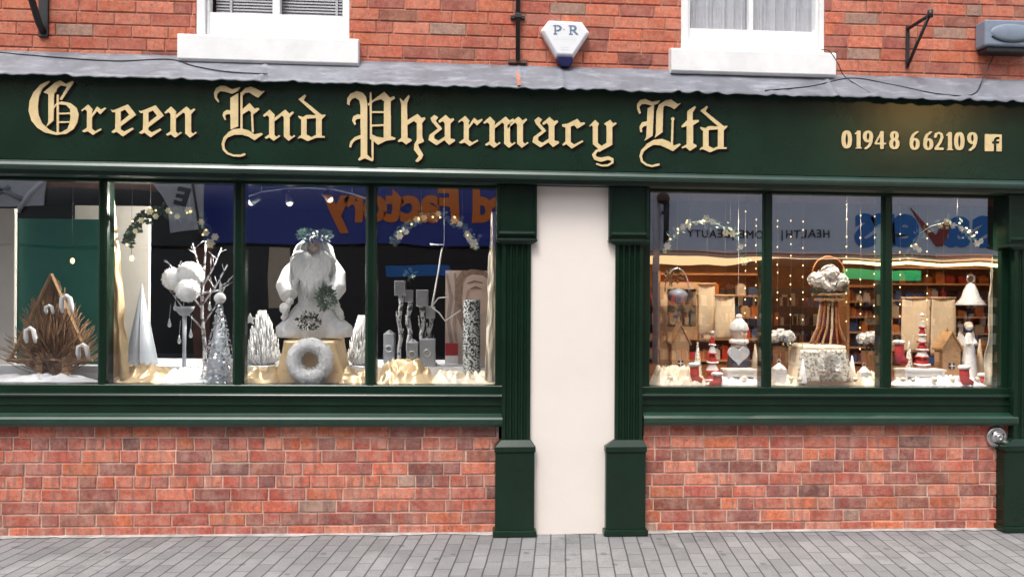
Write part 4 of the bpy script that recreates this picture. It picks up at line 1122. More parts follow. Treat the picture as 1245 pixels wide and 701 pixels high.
garland('dark leafy garland with cream flowers arching at the top of the second pane', [(156, 296), (161, 280), (170, 268), (183, 259), (198, 257), (214, 261), (230, 258), (244, 268), (254, 283), (258, 298)], .15, MT['leaf'], MT['petal'],
        [(183, 257, 5), (190, 263, 4), (172, 268, 4), (205, 256, 4), (230, 256, 5), (216, 263, 4), (245, 270, 4.5), (256, 296, 6.5), (251, 283, 4.5), (262, 288, 5), (165, 281, 3.5)])
garland('sparse frosted garland with white flowers arching in the pane beside the poster', [(478, 294), (485, 282), (496, 272), (512, 266), (530, 262), (548, 264), (562, 272), (573, 286), (578, 300)], .15, MT['frostleaf'], MT['petal'],
        [(486, 287, 5), (494, 282, 4), (507, 267, 4.5), (516, 265, 4), (533, 260, 4), (552, 268, 5), (559, 272, 4), (570, 288, 5), (576, 296, 6), (568, 284, 4)], 18)

# --- third pane: the bearded figurine on a draped box, bristle trees either side
def bristle_tree(px, pw, pt, Y, label, star=None):
    B = base(px, Y); th = thing('bristle_tree', B, label, 'tree ornament'); h = top(px, pt, Y) - B.z; r0 = pw * S(Y) / 2
    t = MB()
    for k in range(420):
        a = ru_(0, 6.283); v = ru_(0, .93) ** 1.1; r1 = r0 * (1 - v ** 1.5) * ru_(.65, 1); z1 = v * h + ru_(.03, .09) * h
        p0 = B + Vector((r1 * .55 * math.cos(a), r1 * .55 * math.sin(a), max(0, z1 - .16 * h))); p2 = B + Vector((r1 * math.cos(a), r1 * math.sin(a), min(z1 + .04, h)))
        t.tube([p0, (p0 + p2) / 2 + Vector((r1 * .2 * math.cos(a), r1 * .2 * math.sin(a), 0)), p2], [.0045, .004, .002], 4)
    t.build('bristles', MT['fluff'], th)
    t = MB(); t.lathe(B, [(r0 * .62, 0), (r0 * .6, .01), (.004, h * .9)], 14); t.build('core', MT['silvercloth'], th)
    if star:
        c = at(star[0], star[1], Y - r0 - .02); t = MB(); pts = []
        for k in range(10):
            a = R(90 + 36 * k); r_ = (.042 if k % 2 == 0 else .019); pts.append((c.x + r_ * math.cos(a), c.z + r_ * math.sin(a)))
        t.plate(pts, c.y - .006, c.y + .006); t.build('star', MT['white'], th)
bristle_tree(319, 44, 377, .55, 'white bristle tree with a star at the left of the bearded figurine', (304, 388))
bristle_tree(439, 34, 383, .55, 'narrow white bristle tree at the right of the bearded figurine')

# draped box
def draped_box(px0t, px1t, px0b, px1b, pt, Y0, Y1, M, label, left=True, name='draped_box'):
    Bx = (WX(px0b, 460, Y0) + WX(px1b, 460, Y0)) / 2; th = MB()
    zt = top((px0t + px1t) / 2, pt, Y0); x0, x1 = WX(px0t, pt, Y0), WX(px1t, pt, Y0); b0, b1 = WX(px0b, 465, Y0), WX(px1b, 465, Y0); z0 = zfl(Bx, left) + .001
    n = 64; m_ = 14; per = []; 
    for k in range(n):
        u = k / n * 4
        if u < 1: p = (u, 0)
        elif u < 2: p = (1, u - 1)
        elif u < 3: p = (3 - u, 1)
        else: p = (0, 4 - u)
        per.append(p)
    vs = []
    for j in range(m_ + 1):
        v = j / m_
        for k, (u, w) in enumerate(per):
            f = v ** 1.3; xx0 = x0 + (b0 - x0) * f; xx1 = x1 + (b1 - x1) * f
            x = xx0 + (xx1 - xx0) * u; y = Y0 - .02 * f + (Y1 - Y0 + .03 * f) * w
            fo = math.sin(k * 1.15 + 2 * noise.noise(Vector((k * .3, 0, Y0)))) * .014 * v
            ox = (u - .5); oy = (w - .5); L = math.hypot(ox, oy)
            vs.append((x + ox / L * fo, y + oy / L * fo, zt + (z0 - zt) * v + (.004 * noise.noise(Vector((x * 20, y * 20, 0))) if j == 0 else 0)))
    th.add(vs, [(j * n + k, j * n + (k + 1) % n, (j + 1) * n + (k + 1) % n, (j + 1) * n + k) for j in range(m_) for k in range(n)] + [tuple(range(n))], 0, True)
    return tag(th.build(name, M), label, 'draped box'), zt
_, ztb = draped_box(345, 408, 333, 420, 414, .24, .58, MT['satin'], 'box draped in pale gold satin under the white bearded figurine')
c = at(377, 440, .17); rz = zfl(c.x) + 27 * S(.17) + .001
t = MB(); t.torus((c.x, .17, max(c.z, rz)), 19.5 * S(.17), 8.5 * S(.17), 'y', 48, 14, .006)
for k in range(900):
    a = ru_(0, 6.283); b_ = ru_(0, 6.283); R1, r1 = 19.5 * S(.17), 8.2 * S(.17); d = Vector((math.cos(a) * math.cos(b_), math.sin(b_), math.sin(a) * math.cos(b_)))
    q = Vector((c.x + R1 * math.cos(a), .17, max(c.z, rz) + R1 * math.sin(a))) + d * r1
    t.tube([q, q + d * ru_(.006, .014) + Vector((ru_(-.008, .008), ru_(-.008, .008), ru_(-.008, .008)))], [.0026, .001], 3)
wr = tag(t.build('ring_wreath', MT['fluff']), 'fluffy white ring wreath leaning on the gold draped box', 'wreath')

FY = .42; sc = S(FY); c0 = at(382, 414, FY); B = Vector((c0.x, FY, ztb + .001))
fg = thing('figurine', B, 'tall white robed bearded figurine holding greenery on a gold draped box', 'figurine')
def L_(px, py, dy=0.): q = at(px, py, FY); return Vector((q.x, FY + dy, max(q.z, B.z)))
t = MB()
hh = L_(382, 283).z - B.z
t.lathe(B, [(.085, 0), (.095, .02), (.098, .15), (.105, .28), (.12, .38), (.118, .46), (.09, .53), (.05, .58), (.042, .60)], 26, 1.0, .72, .14, ns=14)
t.ball(L_(383, 301), (.056, .055, .066), 18, 12)                                        # head
t.ball(L_(383, 303, -.056), (.010, .014, .012), 8, 6)                                  # nose
for sgn in (-1, 1): t.ball(L_(383 + sgn * 4.5, 299, -.052), (.008, .006, .006), 8, 6)
for sgn, pts in ((-1, ((366, 318), (354, 332), (350, 348), (357, 360))), (1, ((400, 318), (411, 334), (412, 350), (404, 362)))):
    t.tube([L_(*q, dy) for q, dy in zip(pts, (0, -.02, -.07, -.12))], [.05, .056, .062, .058], 14)
    t.ball(L_(pts[-1][0] - sgn * 2, pts[-1][1] + 6, -.14), (.024, .028, .026), 10, 8)
# the open robe spreads in two folds at the foot
for px, tip in ((354, 366), (412, 398)):
    f = L_(px, 412); tp_ = L_(tip, 372)
    t.tube([Vector((f.x, FY - .02, B.z + .012)), Vector((f.x * .97 + tp_.x * .03, FY - .02, B.z + .05)), f.lerp(tp_, .5) + Vector((0, -.02, 0)), tp_], [.094, .102, .074, .035], 16)
t.build('body', MT['robe'], fg, remesh=.009)
t = MB(); t.ball(L_(383, 300, -.024), (.042, .05, .042), 14, 10); t.ball(L_(383, 302, -.074), (.010, .012, .012), 8, 6); t.build('face', MT['skin'], fg)
for sgn in (-1, 1): t = MB(); t.ball(L_(383 + sgn * 3, 299, -.068), (.0065, .005, .005), 8, 6); t.build('eye', MT['iron'], fg)
t = MB()
for k in range(520):
    u = ru_(-1, 1); a0 = L_(383 + u * 9, 309 - abs(u) * 6, -.066 + .02 * abs(u)); ln = ru_(.14, .34) * (1 - .45 * abs(u)); sp = u * ru_(.03, .09)
    t.tube([a0, a0 + Vector((sp * .6, -.065, -ln * .3)), a0 + Vector((sp + ru_(-.012, .012), -.085, -ln * .7)), a0 + Vector((sp * .9 + ru_(-.02, .02), -.07, -ln))], [.006, .007, .006, .002], 4)
t.build('beard', MT['fluff'], fg)
t = MB()
for k in range(420):
    sgn = -1 if k % 2 else 1; a0 = L_(383 + sgn * ru_(5, 11), ru_(290, 302), ru_(-.04, .03)); w_ = ru_(.02, .085)
    t.tube([a0, a0 + Vector((sgn * w_ * .7, -.03, -.05)), a0 + Vector((sgn * w_, -.045, -.12)), a0 + Vector((sgn * (w_ + ru_(-.01, .03)), -.05, -ru_(.14, .24)))], [.006, .007, .006, .002], 4)
for k in range(160):
    a = ru_(0, 6.283); a0 = L_(383, 285); a0.y = FY; t.tube([a0, a0 + Vector((.05 * math.cos(a), .045 * math.sin(a), .004)), a0 + Vector((.075 * math.cos(a), .065 * math.sin(a), -.045))], [.008, .008, .004], 4)
t.build('hair', MT['fluff'], fg)
for sgn in (-1, 1):        # curly trim down the front edges of the sleeves and coat
    t = MB()
    for k in range(13):
        v = k / 13; q = L_(383 + sgn * (14 + 22 * v), 330 + 60 * v, -.12 + .05 * v); t.ball(q, ru_(.018, .026), 8, 6, .35, 60)
    t.build('fur_trim', MT['fluff'], fg)
def sprigs(t, c, rx, ry, rz, n, L0=.035):
    for k in range(n):
        d = Vector((rg3.gauss(0, 1), rg3.gauss(0, 1), rg3.gauss(0, 1))).normalized(); q = Vector(c) + Vector((d.x * rx, d.y * ry, d.z * rz)) * ru_(.4, 1)
        t.leafquad(q, d + Vector((0, -.4, .1)), (0.2, -1, .1), L0 * ru_(.7, 1.3), L0 * .26)
t = MB()
for k in range(26):
    a = 6.283 * k / 26; cc = L_(383, 287); sprigs(t, (cc.x + .078 * math.cos(a), FY + .07 * math.sin(a), cc.z + .008 * math.sin(k)), .022, .022, .026, 12, .034)
t.build('leaf_crown', MT['frostleaf'], fg)
t = MB(); sprigs(t, L_(404, 362, -.20), .06, .04, .08, 260, .026); t.build('greenery', MT['frostleaf'], fg)
t = MB(); sprigs(t, L_(382, 389, -.17), .07, .04, .055, 260, .024); t.build('foliage_basket', MT['leaf'], fg)
t = MB(); sprigs(t, L_(382, 387, -.19), .075, .035, .06, 120, .02); t.build('basket_flowers', MT['whitepetal'], fg)
t = MB(); q = L_(352, 352, -.16)
t.ball(L_(353, 374, -.17), (.03, .02, .035), 10, 8, .3, 40); t.build('pouch', MT['fluff'], fg)
cloth_heap('gold_cloth', 'crumpled gold cloth in front of the left white bristle tree', MT['lame'], 297, 342, .09, .38, 0.088, seed=8, freq=8.5)
cloth_heap('gold_cloth', 'crumpled gold cloth at the right of the gold draped box', MT['lame'], 414, 446, .09, .38, 0.088, seed=9, freq=8.5)

# track of three spotlights
tp = [at(x, y, .5) for x, y in ((298, 240), (318, 233), (345, 229), (375, 228), (405, 230), (428, 235), (448, 242))]
tk_ = thing('spotlight_track', tp[0], 'curved silver track with three small spotlights above the bearded figurine', 'light')
t = MB(); t.tube(tp, .006, 8); t.build('rail', MT['silver'], tk_)
SPOTS = []
for px, py, aim in ((311, 243, (110, 350)), (351, 241, (375, 370)), (397, 238, (540, 390))):
    c = at(px, py, .48); q = at(px, py - 9, .5); d = (Vector((at(*aim, .35))) - c).normalized()
    t = MB(); t.tube([q, c], .004, 6); t.tube([c - d * .035, c - d * .03, c + d * .01, c + d * .035], [.012, .02, .022, .03], 12); hd = t.build('spotlight', MT['silver'], tk_)
    t = MB(); t.ball(c + d * .034, (.022, .022, .022), 10, 8); t.build('lamp', MT['lens'], hd)
    SPOTS.append((c + d * .07, at(*aim, .35)))
for q in (tp[1], tp[3], tp[5]): t = MB(); t.tube([q, (q.x, q.y, zsof + .06 - SLOPE * q.x)], .003, 6); t.build('drop_rod', MT['silver'], tk_)

# --- fourth pane
def candle(px, pt, ph, pw, Y, label):
    B = base(px, Y); th = thing('candle_stand', B, label, 'candle stand', 'birch candle stands'); zt = top(px, pt, Y); w = pw * S(Y) / 2; hh = ph * S(Y)
    t = MB(); rr = .014
    n = 8; t.tube([B + Vector((.008 * math.sin(k * 1.7 + px), .006 * math.cos(k * 1.1), (zt - hh - B.z) * k / n)) for k in range(n + 1)], [rr] * (n + 1), 10); t.build('stem', MT['birch'], th)
    t = MB(); t.box(B.x - w, B.x + w, Y - w, Y + w, zt - hh, zt, sl=False); t.build('candle_cup', MT['silver'], th, bevel=.004)
    t = MB(); t.lathe((B.x, Y, B.z), [(.05, 0), (.05, .018), (.02, .024)], 14); t.build('base_disc', MT['birch'], th)
    for k in range(3):
        z = B.z + (zt - B.z) * (.25 + .2 * k); s2 = -1 if k % 2 else 1
        t = MB(); t.tube([(B.x, Y, z), (B.x + s2 * .02, Y - .01, z + .05), (B.x + s2 * .024, Y - .012, z + .11)], [.006, .005, .003], 6); t.build('side_twig', MT['birch'], th)
candle(486, 341, 18, 13, .50, 'tall birch candle stand furthest left beside the mullion')
candle(497, 352, 15, 10, .57, 'slim birch candle stand second from the left mullion')
candle(513, 352, 20, 14, .47, 'birch candle stand with the broad silver cup nearest the wire ornament')
candle(523, 372, 15, 11, .55, 'shortest birch candle stand nearest the tall poster')
def sblock(px0, px1, pt, Y, label):
    B = base((px0 + px1) / 2, Y); x0, x1 = WX(px0, 430, Y), WX(px1, 430, Y); t = MB(); t.box(x0, x1, Y, Y + .1, B.z, top(px0, pt, Y), sl=False); th = thing('silver_lantern', B, label, 'lantern', 'silver lanterns below the candle stands')
    t.build('body', MT['silvercloth'], th, bevel=.006)
    t = MB(); c = (x0 + x1) / 2; t.lathe((c, Y + .05, top(px0, pt, Y)), [(.03, 0), (.02, .012), (.006, .02)], 4, smooth=False); t.build('cap', MT['silver'], th)
    t = MB(); t.torus((c, Y - .002, B.z + (top(px0, pt, Y) - B.z) * .5), .022, .005, 'y', 18, 6); t.build('ring', MT['silver'], th)
sblock(494, 508, 416, .42, 'left silver lantern block below the birch candle stands')
sblock(510, 529, 412, .425, 'wide silver lantern block below the birch candle stands')
sblock(466, 479, 405, .62, 'small silver lantern block beside the fourth pane mullion')
t = MB(); t.ball(at(499, 334, .5), (.012, .012, .02), 10, 8); B_ = at(499, 334, .5)
fl_ = thing('flower_sprig', at(499, 340, .5), 'small pale green flower sprig above the birch candle stands', 'flower')
t = MB(); sprigs(t, at(499, 333, .5), .03, .02, .022, 26, .03); t.build('foliage', MT['frostleaf'], fl_)
t = MB(); t.tube([at(499, 345, .52), at(498, 334, .5)], .003, 5); t.build('stem', MT['leaf'], fl_)
wo_ = MB(); wo_.tube([at(x, y, .3) for x, y in ((523, 297), (540, 297), (537, 305), (533, 330), (528, 358), (525, 372))], .0055, 6)
wo_.tube([at(x, y, .3) for x, y in ((525, 372), (533, 362), (545, 361))], .0045, 6); wo_.tube([at(x, y, .3) for x, y in ((526, 374), (534, 380), (541, 390), (560, 377))], .0045, 6)
wo_.tube([at(540, 297, .3), at(540, 224, .3)], .0012, 4)
tag(wo_.build('wire_ornament', MT['white']), 'thin bent white wire ornament hanging between candle stands and poster', 'ornament')

# poster: a pale close-up portrait with a red and white foot strip
PY = .66; po = thing('display_poster', Vector((WX(570, 450, PY), PY, zfl(WX(570, 450, PY)) + ST + .001)), 'upright poster with pale close-up face and red strip beside the curtain', 'poster')
px2 = lambda x, y: (at(x, y, PY).x, at(x, y, PY).z)
q0, q1 = px2(541, 449), px2(604, 329); t = MB(); t.box(q0[0], q1[0], PY, PY + .02, po.location.z, q1[1], sl=False); t.build('panel', mat('poster_paper', (.50, .40, .35), .5, var=.05), po)
def art(name, prims, M, yo):
    t = MB(); sign_mesh(t, [(prims, lambda x, y: (x, y))], PY - yo, .0004, res=.35, tol=.1); t.build(name, M, po)
art('portrait_face', [('p', [(580 + 19 * math.cos(k * .21), 356 + 26 * math.sin(k * .21)) for k in range(30)])], mat('print_skin', (.62, .45, .38), .5, var=.04), .001)
art('portrait_hair', [('s', P('563,331 558,342 557,362 559,384 564,402'), [5, 9, 9, 7, 3]), ('s', P('562,334 574,330 588,332 598,340'), [7, 6, 6, 4])], mat('print_hair', (.26, .17, .13), .5, var=.4, vscale=40), .002)
art('portrait_eye', [('s', P('572,351 578,349 585,351'), [1, 3, 1]), ('s', P('568,344 577,341.5 587,344'), [1, 1.8, 1])], mat('print_eye', (.20, .13, .11), .5), .003)
art('portrait_nose', [('s', P('569,352 567,362 569,365'), [1, 1.6, 1])], mat('print_nose', (.45, .30, .24), .5), .003)
art('red_strip', [('p', P('541.5,417 557,417 557,432 541.5,432'))], MT['red'], .0022)
art('white_strip', [('p', P('541.5,432 557,432 557,448 541.5,448'))], MT['white'], .0022)
art('wave_lines', [('s', P('543,333 548,360 544,390 549,415'), [2, 4, 3, 5]), ('s', P('553,333 555,360 552,395 555,415'), [3, 2, 4, 2])], mat('print_shadow', (.30, .22, .19), .5), .0012)
B = base(573, .38, step=False); t = MB(); h = top(573, 364, .38) - B.z
vz = thing('mosaic_vase', B, 'tall black and white mosaic vase in front of the poster', 'vase')
t.lathe(B, [(.055, 0), (.058, .01), (.058, h - .012), (.054, h), (.048, h), (.048, h - .05)], 26); t.build('body', MT['mosaic'], vz)
t = MB(); t.lathe(B, [(.068, 0), (.068, .006), (.058, .0065)], 24); t.build('foot', MT['white'], vz)
cloth_heap('gold_cloth', 'crumpled gold cloth below the birch candle stands', MT['lame'], 457, 528, .09, .39, 0.114, seed=12, freq=8.5, tilt=.2)
cloth_heap('snow_cloth', 'white satin cloth spread in front of the poster', MT['ivory'], 522, 606, .09, .33, .075, seed=14, freq=12)
curtain('narrow ivory curtain hanging at the right end of the left window', MT['ivory'], 598, 602, 589, 603, 258, 464, .13, folds=1.6, amp=.014, seed=5)

# ------------------------------------------------------------------ right window
curtain('ivory and gold curtain hanging at the right end of the right window', MT['ivory'], 1212, 1216, 1196, 1217, 272, 467, .13, folds=1.8, amp=.016, seed=15)
garland('cream flower garland arching across the first pane of the right window', [(806, 306), (812, 292), (823, 280), (838, 271), (856, 268), (873, 273), (888, 281), (900, 296), (908, 316)], .16, MT['frostleaf'], MT['petal'],
        [(811, 299, 5), (808, 305, 3.5), (830, 276, 5), (837, 273, 4.5), (846, 271, 3.5), (858, 266, 5.5), (866, 270, 4), (882, 283, 5), (890, 284, 5), (900, 300, 4), (904, 318, 5.5)], 6)
garland('cream flower garland arching across the last pane of the right window', [(1100, 312), (1108, 297), (1118, 284), (1132, 275), (1148, 271), (1164, 274), (1178, 283), (1188, 296)], .16, MT['frostleaf'], MT['petal'],
        [(1112, 300, 5), (1117, 304, 4), (1150, 270, 5), (1158, 274, 4.5), (1143, 275, 3.5), (1187, 296, 5), (1192, 293, 4), (1168, 278, 4)], 5)

# strings of tiny lights
def light_string(px, label, n=10):
    x = WX(px, 330, .13); zt = ztR + .02 - SLOPE * x; th = thing('light_string', (x, .13, zt), label, 'light string', 'hanging strings of tiny lights'); zl = zt - 1.0
    t = MB(); t.tube([(x, .13, zt), (x + .004, .13, zt - .5), (x, .13, zl)], .0012, 4); t.build('wire', MT['wire'], th)
    b0 = None
    for k in range(n):
        z = zt - .12 - k * .093 - ru_(0, .07)
        if b0 is None:
            t = MB(); t.ball((x, .128, z), (.0042, .0042, .006), 8, 6); b0 = t.build('bulb', MT['bulb'], th); zb0_ = z
        else:
            c = b0.copy(); COL.objects.link(c); c.parent = th; c.location = (ru_(-.002, .002), 0, z - zb0_)
for i, px in enumerate((906, 919, 945, 961, 976, 1029, 1046, 1063, 1094, 1127)):
    light_string(px, 'thin hanging string of tiny warm lights inside the right window', 8 if px not in (961, 1046) else 10)

# pharmacy shelves deep in the shop
def shelf_unit(label, px0, px1, Y, rows, pt):
    x0, x1 = WX(px0, 400, Y), WX(px1, 400, Y); z0 = zfl(x0, False) + .001; zt = top((px0 + px1) / 2, pt, Y)
    th = thing('shelf_unit', ((x0 + x1) / 2, Y, z0), label, 'shelves'); t = MB(); t.box(x0, x1, Y + .2, Y + .215, z0, zt, sl=False); t.build('back_panel', MT['darkwood'], th)
    for a in (x0, x1 - .02): t = MB(); t.box(a, a + .02, Y, Y + .199, z0, zt, sl=False); t.build('upright', MT['wood'], th)
    for r_ in range(rows):
        z = z0 + .02 + (zt - z0 - .05) * r_ / (rows - 1); t = MB(); t.box(x0 + .021, x1 - .021, Y + .004, Y + .198, z, z + .014, sl=False); t.build('shelf', MT['wood'], th)
        if r_ == rows - 1: break
        x = x0 + .04
        while x < x1 - .1:
            w = ru_(.035, .085); hgt = ru_(.05, min(.15, (zt - z0) / rows * .8)); k = rg3.choice(pkM)
            pr = protos.get(k)
            if pr is None:
                pr = packet_proto(k)
            c = pr.copy(); COL.objects.link(c); c.location = (x + w / 2, Y + ru_(.06, .1), z + .0145); c.scale = (w, .05, hgt); used.append(c)
            x += w + ru_(.004, .03)
protos = {}; used = []
pkM = ['pk_white', 'pk_red', 'pk_orange', 'pk_blue', 'pk_cream', 'pk_dark', 'pk_dark', 'pk_orange']
PKL = {'pk_white': 'white', 'pk_red': 'red', 'pk_orange': 'orange', 'pk_blue': 'blue', 'pk_cream': 'cream', 'pk_dark': 'dark brown'}
def packet_proto(k):
    me = bpy.data.meshes.new('packet'); e = .12
    vs = [(-.5, -.5, 0), (.5, -.5, 0), (.5, .5, 0), (-.5, .5, 0), (-.5, -.5, .8), (.5, -.5, .8), (.5, .5, .8), (-.5, .5, .8), (-.28, -.28, .88), (.28, -.28, .88), (.28, .28, .88), (-.28, .28, .88), (-.28, -.28, 1), (.28, -.28, 1), (.28, .28, 1), (-.28, .28, 1)]
    fs = [(0, 3, 2, 1)] + [(a + i, a + (i + 1) % 4, a + 4 + (i + 1) % 4, a + 4 + i) for a in (0, 4, 8) for i in range(4)] + [(12, 13, 14, 15)]
    me.from_pydata(vs, [], fs); me.materials.append(MT[k]); o = bpy.data.objects.new('packet', me)
    tag(o, f'small {PKL[k]} packet on the wooden shelves inside the right window', 'packet', f'{PKL[k]} packets on the pharmacy shelves'); protos[k] = o; return o
shelf_unit('wooden shelf unit of small packets behind the last right pane', 1082, 1222, 1.25, 7, 322)
shelf_unit('dark wooden shelf unit behind the tall flower arrangement', 1030, 1078, 1.6, 6, 345)
shelf_unit('wooden shelf unit of packets behind the parchment sheets', 800, 935, 1.7, 5, 330)
for k, o in list(protos.items()): bpy.data.objects.remove(o)

def sheet(label, pl, pr, pt, pb, Y):
    nx, nz = 8, 16; vs = []
    for j in range(nz + 1):
        for i in range(nx + 1):
            q = W(pl + (pr - pl) * i / nx, pt + (pb - pt) * j / nz, Y); vs.append((q.x, Y + .012 * math.sin(i / nx * 3 + j * .2) + .02 * (j / nz) ** 4, q.z))
    t = MB(); t.add(vs, [(j * (nx + 1) + i, j * (nx + 1) + i + 1, (j + 1) * (nx + 1) + i + 1, (j + 1) * (nx + 1) + i) for j in range(nz) for i in range(nx)], 0, True)
    th = thing('parchment_sheet', at((pl + pr) / 2, pb, Y), label, 'hanging sheet', 'parchment sheets in the right window')
    o = t.build('paper', MT['paper'], th); md = o.modifiers.new('thickness', 'SOLIDIFY'); md.thickness = .004
    t = MB(); t.tube([at(pl - 1, pt, Y), at(pr + 1, pt, Y)], .008, 8); t.build('top_rod', MT['wood'], th)
    t = MB(); q = at((pl + pr) / 2, pt, Y); t.tube([q, (q.x, q.y, zsof + .06 - SLOPE * q.x)], .0012, 4); t.build('hanging_thread', MT['wire'], th)
sheet('narrow cream parchment sheet hanging left of its pair in the first pane', 850, 869, 345, 407, .62)
sheet('cream parchment sheet hanging behind the snowman doll in the first pane', 870, 893, 359, 412, .55)
sheet('wide cream parchment sheet hanging behind the tall red tiered tree', 1097, 1131, 362, 428, .72)
sheet('cream parchment sheet hanging behind the wooden house in last pane', 1133, 1161, 362, 432, .66)

# picture frame and hanging lamp in the first pane
fY = .7; fr = thing('picture_frame', at(825, 420, fY), 'pale wooden picture frame with dark picture in the first right pane', 'picture frame')
x0, z0 = pxz(801, 412, fY); x1, z1 = pxz(850, 343, fY)
t = MB(); w = .055
t.box(x0, x0 + w, fY - .02, fY + .01, z0, z1, sl=False); t.box(x1 - w * .5, x1, fY - .02, fY + .01, z0, z1, sl=False); t.box(x0 + w, x1 - w * .5, fY - .02, fY + .01, z1 - .05, z1, sl=False); t.box(x0 + w, x1 - w * .5, fY - .02, fY + .01, z0, z0 + .09, sl=False)
t.build('frame', MT['wood'], fr); t = MB(); t.box(x0 + w, x1 - w * .5, fY - .002, fY + .006, z0 + .09, z1 - .05, sl=False); t.build('picture', speckle_mat('dark_print', (.03, .025, .02), (.2, .14, .08), 20, .52), fr)
t = MB(); t.box((x0 + x1) / 2 - .02, (x0 + x1) / 2 + .02, fY + .02, fY + .03, zfl(x0, False), z1 - .02, sl=False); t.build('stand', MT['wood'], fr)
hb = thing('hanging_lamp', at(823, 372, .5), 'grey bowl lamp with arched handle and a green sprig in the first pane', 'lamp')
c = at(823, 366, .5); t = MB(); t.lathe(c, [(.03, -.01), (.062, .01), (.074, .05), (.05, .075), (.02, .09)], 20); t.build('bowl', MT['greyplastic'], hb)
t = MB(); t.tube([(c.x + .085 * math.cos(R(a)), c.y, c.z + .07 + .16 * math.sin(R(a))) for a in range(0, 181, 15)], .005, 6); t.build('handle', MT['silver'], hb)
t = MB(); sprigs(t, (c.x - .02, c.y, c.z + .17), .045, .03, .05, 60, .04); t.build('foliage', MT['leaf'], hb)
t = MB(); t.tube([(c.x, c.y, c.z + .23), (c.x, c.y, zsof + .06 - SLOPE * c.x)], .0015, 4); t.build('hanging_thread', MT['wire'], hb)

def house(px0, px1, pe, pr, Y, label, tower=False):
    B = base((px0 + px1) / 2, Y, False); x0, x1 = WX(px0, 430, Y), WX(px1, 430, Y); ze = top(px0, pe, Y); zr = top(px0, pr, Y); d = (x1 - x0) * .7
    th = thing('wooden_house', B, label, 'house ornament', 'wooden houses in the right window'); t = MB()
    t.plate([(x0, B.z), (x1, B.z), (x1, ze), ((x0 + x1) / 2, zr), (x0, ze)], Y, Y + d); t.build('wall', MT['wood'], th)
    cx = (x0 + x1) / 2
    t = MB(); e = .012
    for s2 in (-1, 1):
        a = (cx, zr + .004); b_ = (cx + s2 * ((x1 - x0) / 2 + e), ze - e * .8)
        t.plate([a, b_, (b_[0], b_[1] + .014), (a[0], a[1] + .016)], Y - .012, Y + d + .012)
    t.build('roof', MT['tan'], th)
    w = (x1 - x0) * .16; zm = (B.z + ze) / 2
    t = MB(); t.box(cx - w, cx + w, Y - .003, Y + .002, zm - w * .9, zm + w * 1.1, sl=False); wn = t.build('window', MT['navy'], th)
    t = MB(); t.box(cx - .003, cx + .003, Y - .006, Y - .0035, zm - w * .9, zm + w * 1.1, sl=False); t.box(cx - w, cx + w, Y - .0065, Y - .0061, zm, zm + .006, sl=False); t.build('glazing_bar', MT['white'], wn)
    if tower:
        t = MB(); t.tube([(cx, Y + d / 2, zr), (cx, Y + d / 2, zr + .06)], [.01, .001], 6); t.build('spire', MT['tan'], th)
house(817, 838, 418, 396, .3, 'tall narrow pale wooden house in the first pane of right window', True)
house(1146, 1168, 424, 405, .34, 'pale wooden house with dark window beside the red tiered tree', True)
house(803, 815, 425, 412, .38, 'small wooden house at the left edge of the right window')

def tier_tree(px, pw, pt, Y, label, n=6):
    B = base(px, Y, False); th = thing('tiered_tree', B, label, 'tree ornament', 'red and white tiered trees'); h = top(px, pt, Y) - B.z; r0 = pw * S(Y) / 2 * .8
    t = MB(); t.lathe(B, [(.012, 0), (.010, h * .95)], 10); t.build('stem', MT['tan'], th)
    for k in range(n):
        v = k / n; z = h * (.06 + .86 * v); r_ = r0 * (1 - .8 * v); hh = h * .86 / n
        t = MB(); t.lathe(B + Vector((0, 0, z)), [(r_, 0), (r_ * 1.02, .006), (r_ * .55, hh * .8), (.012, hh)], 18, 1, 1, .06, ns=40); t.build('tier', MT['red'] if k % 2 == 0 else MT['robe'], th)
        t = MB(); t.torus(B + Vector((0, 0, z + .004)), r_, .006, 'z', 24, 6, .004); t.build('trim', MT['fluff'] if k % 2 == 0 else MT['red'], th)
    t = MB(); t.ball(B + Vector((0, 0, h)), .014, 8, 6); t.build('bead', MT['fluff'], th)
tier_tree(866, 24, 404, .3, 'short red and white tiered tree beside the snowman doll', 5)
tier_tree(1121, 27, 383, .32, 'tall red and white tiered tree in the last pane', 8)

# snowman doll, heart, bench
B = base(898, .4, False); dl = thing('snowman_doll', B, 'snowman doll with white knitted hat standing behind the heart', 'doll'); zs = lambda py: top(898, py, .4)
t = MB(); t.lathe(B, [(.055, 0), (.075, .04), (.07, .12), (.055, zs(420) - B.z), (.03, zs(415) - B.z)], 18); t.ball((B.x, .4, zs(405)), (.058, .055, .058), 16, 12)
t.ball((B.x, .34, zs(405)), .009, 8, 6); t.build('body', MT['skin'], dl, remesh=.007)
t = MB(); t.lathe((B.x, .4, zs(402)), [(.062, 0), (.066, .012), (.055, .05), (.02, .085), (.002, .09)], 18, wob=.05, ns=50); t.ball((B.x, .4, zs(385)), .022, 10, 8, .2, 80); t.build('hat', MT['fluff'], dl)
t = MB(); t.torus((B.x, .4, zs(415)), .05, .018, 'z', 20, 8, .004); t.build('scarf', MT['fluff'], dl)
t = MB(); t.lathe(B, [(.062, 0), (.084, .04), (.078, .12), (.062, zs(421) - B.z)], 18); t.build('coat', MT['navy'], dl)
def flat_shape(name, label, cat, prims, Y, th_, M, res=.35, thread=None):
    t = MB(); sign_mesh(t, [(prims, lambda x, y: (x, y))], Y, th_, res=res, tol=.1)
    if thread: q = at(*thread[:2], Y); t.tube([q, at(*thread[2:], Y)], .0012, 4)
    return tag(t.build(name, M), label, cat)
